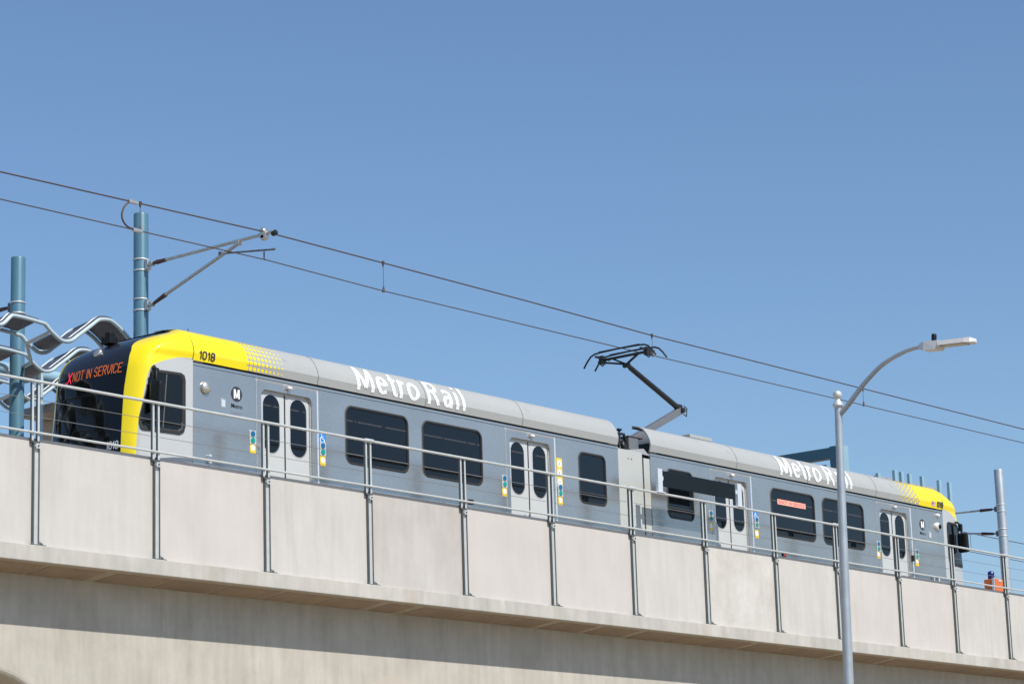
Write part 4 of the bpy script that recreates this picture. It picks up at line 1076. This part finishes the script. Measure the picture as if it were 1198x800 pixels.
# re-survey of band heights
b1 = at(165, 311, 34).z; b2 = at(165, 357.5, 34).z
for o in [o for o in p1.children if o.name.startswith('band')]: bpy.data.objects.remove(o)
def bands(e, X, Y, r, zs):
    for z in zs:
        for dz in (.105, -.105):
            mb = MB(); mb.lathe((X, Y, z+dz-.014), [(r*1.02,0),(r*1.07,.005),(r*1.07,.023),(r*1.02,.028)], 32); mb.build('band', M['galv_light'], e)
bands(p1, PXp, 34, .140, (b1, b2))
def cantilever(e, X, Yp, r, z1, z2, Yw, zt, zj, sgn=-1, creg=None):
    """two bracket tubes from the pole at heights z1 and z2 to the wire line at Yw"""
    a = Vector((X, Yp+sgn*(r+.20), z1)); b_ = Vector((X, Yp+sgn*(r+.20), z2)); t = Vector((X, Yw-sgn*-.12, zt))
    for q, z in ((a, z1), (b_, z2)):
        mb = MB(); mb.tube([(X, Yp+sgn*r, z), q], .022, 8); mb.box((X-.05, Yp+sgn*r, z-.10), (X+.05, Yp+sgn*(r+.09), z+.08), .01); mb.lathe((X-.05, q.y-sgn*.05, z), [(.045,0),(.045,.10)], 10, Vector((1,0,0))); mb.build('hinge', M['galv'], e)
    end = Vector((X, Yw+sgn*.22, zt+.02))
    da = (end-a).normalized()
    mb = MB(); mb.tube([a, a+da*.12], [.03,.045], 10); mb.tube([a+da*.10, a+da*.34], [.045,.036], 10); mb.build('insulator', M['insul'], e)
    mb = MB(); mb.tube([a+da*.3, end], .031, 10); mb.build('top_tube', M['galv'], e)
    j = a+(end-a)*zj
    db = (j-b_).normalized()
    mb = MB(); mb.tube([b_, b_+db*.34], [.03,.045], 10); mb.build('insulator', M['insul'], e)
    mb = MB(); mb.tube([b_+db*.3, j-Vector((0,0,.05))], .031, 10); mb.lathe(j-Vector((.05,0,.03)), [(.05,0),(.05,.1)], 10, Vector((1,0,0))); mb.build('stay_tube', M['galv'], e)
    return end, b_, j
end, b0, j0 = cantilever(p1, PXp, 34, .137, b1-.01, b2-.02, CY, 11.90, .72)
mb = MB(); mb.lathe((PXp-.06, CY, 11.97), [(.055,0),(.07,.03),(.07,.09),(.055,.12)], 12, Vector((1,0,0))); mb.lathe((PXp-.05, CY, 11.86), [(.04,0),(.06,.03),(.05,.1)], 12, Vector((1,0,0))); mb.box((PXp-.05, CY-.08, 11.83),(PXp+.05, CY+.06, 11.95), .015); mb.build('wire_clamp', M['chrome'], p1)
mb = MB(); mb.lathe((PXp, CY-.20, 11.88), [(.03,0),(.05,.02),(.05,.10),(.03,.12)], 10, Vector((0,-1,.2))); mb.build('end_cap', M['darksteel'], p1)
q0 = b0+(j0-b0)*.80
mb = MB(); mb.tube([q0, (PXp, CY-.22, 11.60)], .017, 8); mb.tube([(PXp, CY, 11.60), (PXp, CY, 11.47)], .014, 8); mb.lathe((PXp, CY-.22, 11.60), [(.022,0),(.022,.05)], 8, Vector((0,-1,0))); mb.lathe(q0-Vector((.04,0,0)), [(.035,0),(.035,.08)], 10, Vector((1,0,0))); mb.build('registration_arm', M['galv_dark'], p1)

p2x = at(21.5, 300, 37).x; p2 = ohle_pole(p2x, 37, at(21.5,301,37).z, .138, M['teal'], 'blue cylindrical line pole standing through the wavy station canopy', (), 'overhead line poles')
bands(p2, p2x, 37, .141, (at(21,361,37).z,))
zz1 = at(10, 355, 37).z
mb = MB(); mb.box((p2x-.05, 37.13, zz1-.1),(p2x+.05, 37.24, zz1+.08), .01); mb.build('hinge', M['galv_dark'], p2)
mb = MB(); mb.tube([(p2x, 37.2, zz1), (p2x, 37.55, zz1-.0)], [.03,.045], 10); mb.build('insulator', M['insul'], p2)
mb = MB(); mb.tube([(p2x, 37.5, zz1), (p2x, 40.9, zz1+.75)], .031, 10); mb.build('top_tube', M['galv'], p2)
# right pole
p3x = at(1168, 549, 37.3).x
p3 = ohle_pole(p3x, 37.3, at(1168,549,37.3).z, .145, M['lampgrey'], 'grey galvanised line pole standing to the right of the rear cab', (), 'overhead line poles')
r1 = at(1170, 594, 37.3).z; r2 = at(1172, 622.5, 37.3).z
bands(p3, p3x, 37.3, .147, (r1, r2))
for z, rise in ((r1, .10), (r2, .42)):
    mb = MB(); mb.tube([(p3x, 37.44, z), (p3x, 37.62, z)], .022, 8); mb.box((p3x-.05, 37.44, z-.09), (p3x+.05, 37.52, z+.07), .01); mb.build('hinge', M['galv_dark'], p3)
    mb = MB(); mb.tube([(p3x, 37.62, z), (p3x, 38.02, z+rise*.12)], [.04,.05], 10); mb.build('insulator', M['insul'], p3)
    mb = MB(); mb.tube([(p3x, 37.98, z+rise*.11), (p3x, 41.1, z+rise)], .03, 10); mb.build('bracket_tube', M['galv'], p3)
# ------------------------------------------------------------------ station canopy (left)
can = empty('station_canopy', (28, 36, 6.8), 'wavy pale blue tubular platform canopy with dark perforated panels', 'canopy')
A2 = [(-60,396),(-40,410),(-28,412),(-14,400),(0,380),(12.7,370),(17.4,369.5),(29.4,372),(46.7,377),(53.4,379.6),(58.8,386.2),(69.4,396.4),(76,399.3),(83.5,398.3),(90.8,393),(104,383),(113.5,375.6),(119,373.6),(128,374.5),(133.6,378),(141.6,385.4),(150,395),(158,405)]
YA = 34.4
tA = [at(x, y, YA) for x, y in A2]
def smooth(pts, k=5):
    out = []
    for i in range(len(pts)-1):
        p0, p1, p2_, p3_ = pts[max(0,i-1)], pts[i], pts[i+1], pts[min(len(pts)-1,i+2)]
        for q in range(k):
            t = q/k; out.append(.5*((2*p1)+(p2_-p0)*t+(2*p0-5*p1+4*p2_-p3_)*t*t+(3*p1-p0-3*p2_+p3_)*t**3))
    out.append(pts[-1]); return out
seg = [p.copy() for p in tA if 28.2 < p.x < 30.25]
ext = []
for k in range(7, 0, -1):
    ext += [p+Vector((-2.19*k, 0, -.03*k)) for p in seg]
x_min = 28.15; tA = [p for p in ext if p.x < x_min]+[p for p in tA if p.x >= x_min]
NEXT = len([p for p in ext if p.x < x_min])-len([1 for p in [at(x, y, YA) for x, y in A2] if p.x < x_min])
tA = smooth(tA)
def shifted(pts, dy, dx=0, dz=0): return [p+Vector((dx, dy, dz)) for p in pts]
ROWS = [(0,0,0), (1.0,.3,0), (2.1,1.35,-.02), (3.1,1.65,-.02), (4.2,2.8,-.05), (5.2,3.1,-.05)]
rows = []
for i, (dy, dx, dz) in enumerate(ROWS):
    pts = shifted(tA, dy, dx, dz); rows.append(pts)
    mb = MB(); mb.tube(pts, .038 if i < 2 else .034, 8); mb.mi = 1; mb.tube([p+Vector((0,.10,.055)) for p in pts], .016, 6)
    mb.build('wave_tube', [M['sky_tube'], M['galv_light']], can)
# perforated panels between pairs of tubes
def panel(ra, rb, i0, i1, drop, name='shade_panel'):
    mb = MB(); A_, B_ = rows[ra], rows[rb]; K = 10
    for i in range(i0, i1):
        a0, a1, b0_, b1_ = A_[i], A_[i+1], B_[i], B_[i+1]; o = Vector((0,0,drop)); th = Vector((0,0,.03))
        c0, c1 = a0+(b0_-a0)*.04, a1+(b1_-a1)*.04; d0, d1 = a0+(b0_-a0)*.96, a1+(b1_-a1)*.96
        mb.hexa([c0+o, c1+o, d1+o, d0+o, c0+o+th, c1+o+th, d1+o+th, d0+o+th])
    mb.mi = 1
    # pale ribs running with the wave
    for k in range(1, K):
        t = k/K; pts = [A_[i]+(B_[i]-A_[i])*t+Vector((0,0,drop-.004)) for i in range(i0, i1+1)]
        mb.tube(pts, .006, 4, smooth=False)
    mb.build(name, [M['perf'], M['galv']], can)
n_ = len(tA)
def ix(frac_px):   # index of the tube point nearest a surveyed picture column
    best = min(range(len(A2)), key=lambda i: abs(A2[i][0]-frac_px)); return best*5
def near_x(X): return min(range(len(tA)), key=lambda i: abs(tA[i].x-X))
for ra, rb in ((0,1),(2,3),(4,5)):
    for k in range(-7, 1):
        c = 29.53+2.19*k
        panel(ra, rb, near_x(c-1.15), near_x(c-.22), .045); panel(ra, rb, near_x(c+.12), near_x(c+.95), .045)
    panel(ra, rb, near_x(30.62), n_-1, .045)
for k in range(-7, 1):
    c = 29.53+2.19*k
    for X in (c, c-1.15):
        i = near_x(X); mb = MB(); mb.tube([r_[i]-Vector((0,0,.03)) for r_ in rows], .036, 8); mb.build('cross_tube', M['sky_tube'], can)
mb = MB(); a = at(48, 436, 37.5); b_ = at(110, 417, 37.5); mb.tube([(12, 39.0, a.z*39/37.5-.05), (b_.x+3, 39.0, a.z*39/37.5-.05)], .13, 16); mb.build('longitudinal_beam', M['teal_far'], can)
mb = MB(); x = at(45, 460, 36.6).x; mb.box((x-.03, 36.5, 6.3), (x+.03, 36.56, at(45,437,36.6).z)); mb.build('stanchion', M['sky_tube'], can)
for xx in (16.0, 24.0):
    mb = MB(); mb.tube([(xx, 38.6, 6.3), (xx, 38.6, 10.4)], .11, 14); mb.build('column', M['navy'], can)
# flat canopy slab further behind
sl_ = empty('flat_platform_shelter', (32, 41, 6.5), 'flat grey shelter roof with brown underside behind the cab', 'shelter')
YS = 40.0; c0 = at(19.5, 480, YS); c1 = at(19.5, 489, YS)
x0 = c0.x; zt, zb = c0.z, c1.z
mb = MB(); mb.hexa([(x0,36.6,zb),(x0+9,36.6,zb),(x0+9,YS,zb),(x0,YS,zb),(x0,36.6,zt),(x0+9,36.6,zt),(x0+9,YS,zt),(x0,YS,zt)], .01); mb.build('roof_slab', M['slab'], sl_)
mb = MB(); mb.box((x0+.06,36.7,zb-.012),(x0+8.9,YS-.1,zb-.002)); mb.build('ceiling', M['tan'], sl_)
mb = MB(); mb.box((x0+.6, 38.6, zb-.55), (x0+2.4, 39.9, zb-.02), .01); mb.build('cabinet', M['tan'], sl_)
for xx in (x0+1.0, x0+7.5):
    mb = MB(); mb.box((xx, 39.2, 6.3), (xx+.15, 39.35, zb)); mb.build('column', M['navy'], sl_)
mb = MB(); mb.box((8, 35.2, 5.5), (70, 38.2-.9, 6.3)); tag(mb.build('station_platform', M['ballast']), 'concrete station platform between the tracks', 'platform')

# ------------------------------------------------------------------ portal frame and posts behind the rear car
YP = 39.0
pf = empty('blue_portal_frame', (at(982,520,YP).x, YP, 5.5), 'dark blue steel portal frame with grey panel above the rear car roof', 'portal frame')
c0 = at(991.5, 521.5, YP); xw = c0.x; zt = c0.z; wdt = .42
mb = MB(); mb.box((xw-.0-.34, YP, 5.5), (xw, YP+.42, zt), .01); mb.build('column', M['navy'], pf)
mb = MB(); mb.box((xw-.345, YP-.012, 5.5), (xw+.0, YP-.002, zt)); mb.build('lit_column_face', M['teal_far'], pf)  # lighter blue sheet colours in the sunlit side of the navy column
mb = MB(); mb.box((xw-.34, YP+.42, zt-.34), (xw-.02, YP+9, zt-.03), .01); mb.build('beam', M['navy'], pf)
mb = MB(); mb.box((xw-.34, YP+8.2, 5.5), (xw, YP+9, zt-.46), .01); mb.build('column', M['navy'], pf)
mb = MB(); mb.box((xw-.05, YP+.75, 7.0), (xw+.0, YP+5.0, zt-.46), .01)
for k in range(8): mb.box((xw-.06, YP+1.0+k*.55, 7.0), (xw-.05, YP+1.02+k*.55, zt-.46))
mb.build('infill_panel', M['screen'], pf)

YB = 40.0
sc = empty('screen_wall', (at(1075,565,YB).x, YB, 5.5), 'grey screen wall edged with a row of blue posts behind the rear cab', 'screen wall')
xa_, xb_ = at(1036, 570, YB).x, at(1105.5, 575, YB).x; zt = at(1106, 574.5, YB).z+.14
mb = MB(); mb.box((xa_, YB+.3, 5.5), (xb_, YB+.42, zt), .01)
x = xa_
while x < xb_: mb.box((x, YB+.288, 5.5), (x+.02, YB+.299, zt)); x += .6
mb.build('wall_panel', M['screen'], sc)
for px_, py_ in ((1027.2,553.5),(1046.5,550),(1054.3,551.8),(1063.7,554),(1078.5,557),(1098.4,561.6),(1110.2,564)):
    p = at(px_, py_, YB); z = p.z
    mb = MB(); mb.box((p.x-.075, YB-.05, 5.5), (p.x+.075, YB+.05, z), .01); po = mb.build('post', M['teal_far'], sc)
    if px_ not in (1027.2, 1110.2):
        mb = MB(); mb.box((p.x-.20, YB+.06, z-1.6), (p.x-.09, YB+.2, z-.9)); mb.build('bracket', M['navy'], po)

# ------------------------------------------------------------------ orange signal box
YO = 31.9
c0 = at(1154, 677, YO); c1 = at(1173.5, 677, YO)
x0 = at(1157.5, 675, YO).x; x1 = at(1174, 690, YO).x; zt = at(1163, 676, YO).z
ob = empty('orange_signal_box', ((x0+x1)/2, YO, 5.52), 'small orange signal box with a dark blue lamp on top beside the track', 'signal box')
w = .36
mb = MB(); mb.box((x1-.40, YO, zt-.55), (x1, YO+.33, zt), .012); mb.build('box', M['orange'], ob)
mb = MB(); mb.box((x1-.44, YO+.02, zt-.6), (x1-.402, YO+.08, zt+.02)); mb.box((x1-.25, YO-.012, zt-.07),(x1-.08, YO-.002, zt-.02)); mb.build('strap', M['bracket'], ob)
mb = MB(); mb.lathe((x1-.24, YO+.2, zt), [(.07,0),(.085,.02),(.085,.19),(.05,.22)], 18); mb.build('lamp', M['bluecap'], ob)
mb = MB(); mb.tube([(x1-.2, YO+.16, 5.52), (x1-.2, YO+.16, zt-.54)], .05, 12); mb.build('stand', M['galv'], ob)

# ------------------------------------------------------------------ street lamp
LX, LY = 35.80, 22.0
lamp = empty('street_lamp', (LX, LY, GZ+.15), 'tall grey street lamp with ball finial and curved arm', 'street lamp')
ztop = at(981, 475.5, LY).z
lean = Vector((.0, 0, 0))
base = Vector((LX-.42, LY, GZ+.15)); topv = Vector((at(980.5,475.5,LY).x, LY, ztop))
mb = MB(); mid = at(992.5, 790, LY); d = (topv-mid); base = mid+d*((GZ+.15-mid.z)/d.z)
mb.tube([base, mid, topv], [.125,.083,.060], 24); mb.build('pole', M['lampgrey'], lamp)
mb = MB(); mb.lathe(topv, [(.060,-.02),(.088,0),(.088,.03),(.07,.06),(.045,.10),(.035,.115),(.045,.13),(.068,.16),(.076,.195),(.068,.23),(.045,.255),(.01,.27)], 24); mb.build('finial', M['galv_light'], lamp)
mb = MB(); mb.lathe(base, [(.22,0),(.22,.03),(.15,.05),(.14,.3)], 24); mb.build('base_plate', M['lampgrey'], lamp)
Pa = [(984,485),(992,474),(1003,459),(1016,443),(1032,427),(1050,415.5),(1066,408.5),(1080,405)]
xk = topv.x
arm = [atx(x, y, xk) for x, y in Pa]; arm[0] = arm[0]+Vector((0,.03,0))
arm = smooth(arm, 4)
mb = MB(); mb.tube(arm, [.045-.014*i/(len(arm)-1) for i in range(len(arm))], 14); mb.build('arm', M['lampgrey'], lamp)
mb = MB(); q = arm[0]; mb.box((xk-.03, q.y-.035, q.z-.16), (xk+.03, q.y+.02, q.z+.08), .008); mb.build('arm_clamp', M['galv_dark'], lamp)
h0 = atx(1077, 405.5, xk); h1 = atx(1141, 398.5, xk); d = (h1-h0); L_ = d.length; d.normalize(); sdir = Vector((1,0,0)); ud = sdir.cross(d)
if ud.z < 0: ud = -ud
mb = MB()
def hx_(t, hw, hu, hd): 
    c = h0+d*t; return [c-sdir*hw-ud*hd, c+sdir*hw-ud*hd, c+sdir*hw*.8+ud*hu, c-sdir*hw*.8+ud*hu]
secs = [hx_(0,.06,.045,.05), hx_(L_*.10,.10,.06,.085), hx_(L_*.36,.12,.06,.085), hx_(L_*.38,.12,.045,.035)]
V = [p for s_ in secs for p in s_]; Fh = [(i*4+k, i*4+(k+1) % 4, (i+1)*4+(k+1) % 4, (i+1)*4+k) for i in range(3) for k in range(4)]+[(0,1,2,3),(12,13,14,15)]
mb.add(V, Fh)
secs = [hx_(L_*.375,.125,.045,.03), hx_(L_*.86,.135,.05,.028), hx_(L_*.95,.115,.052,.028), hx_(L_*.99,.07,.035,.024), hx_(L_,.03,.01,.02)]
V = [p for s_ in secs for p in s_]; Fh = [(i*4+k, i*4+(k+1) % 4, (i+1)*4+(k+1) % 4, (i+1)*4+k) for i in range(4) for k in range(4)]+[(0,1,2,3),(16,17,18,19)]
mb.add(V, Fh); lh = mb.build('luminaire', M['lampwhite'], lamp)
mb = MB(); c = h0+d*(L_*.63); mb.obox(c-ud*.035, d*(L_*.22), sdir*.095, ud*.006); mb.build('lens', M['lens'], lh)
mb = MB(); c = h0+d*(L_*.25)+ud*.06; mb.lathe(c, [(.042,0),(.042,.10),(.035,.125),(.01,.13)], 18, ud); mb.build('photocell', M['blackplastic'], lh)

for me in SHARP: me.set_sharp_from_angle(angle=R(24))
S.cycles.use_denoising = True
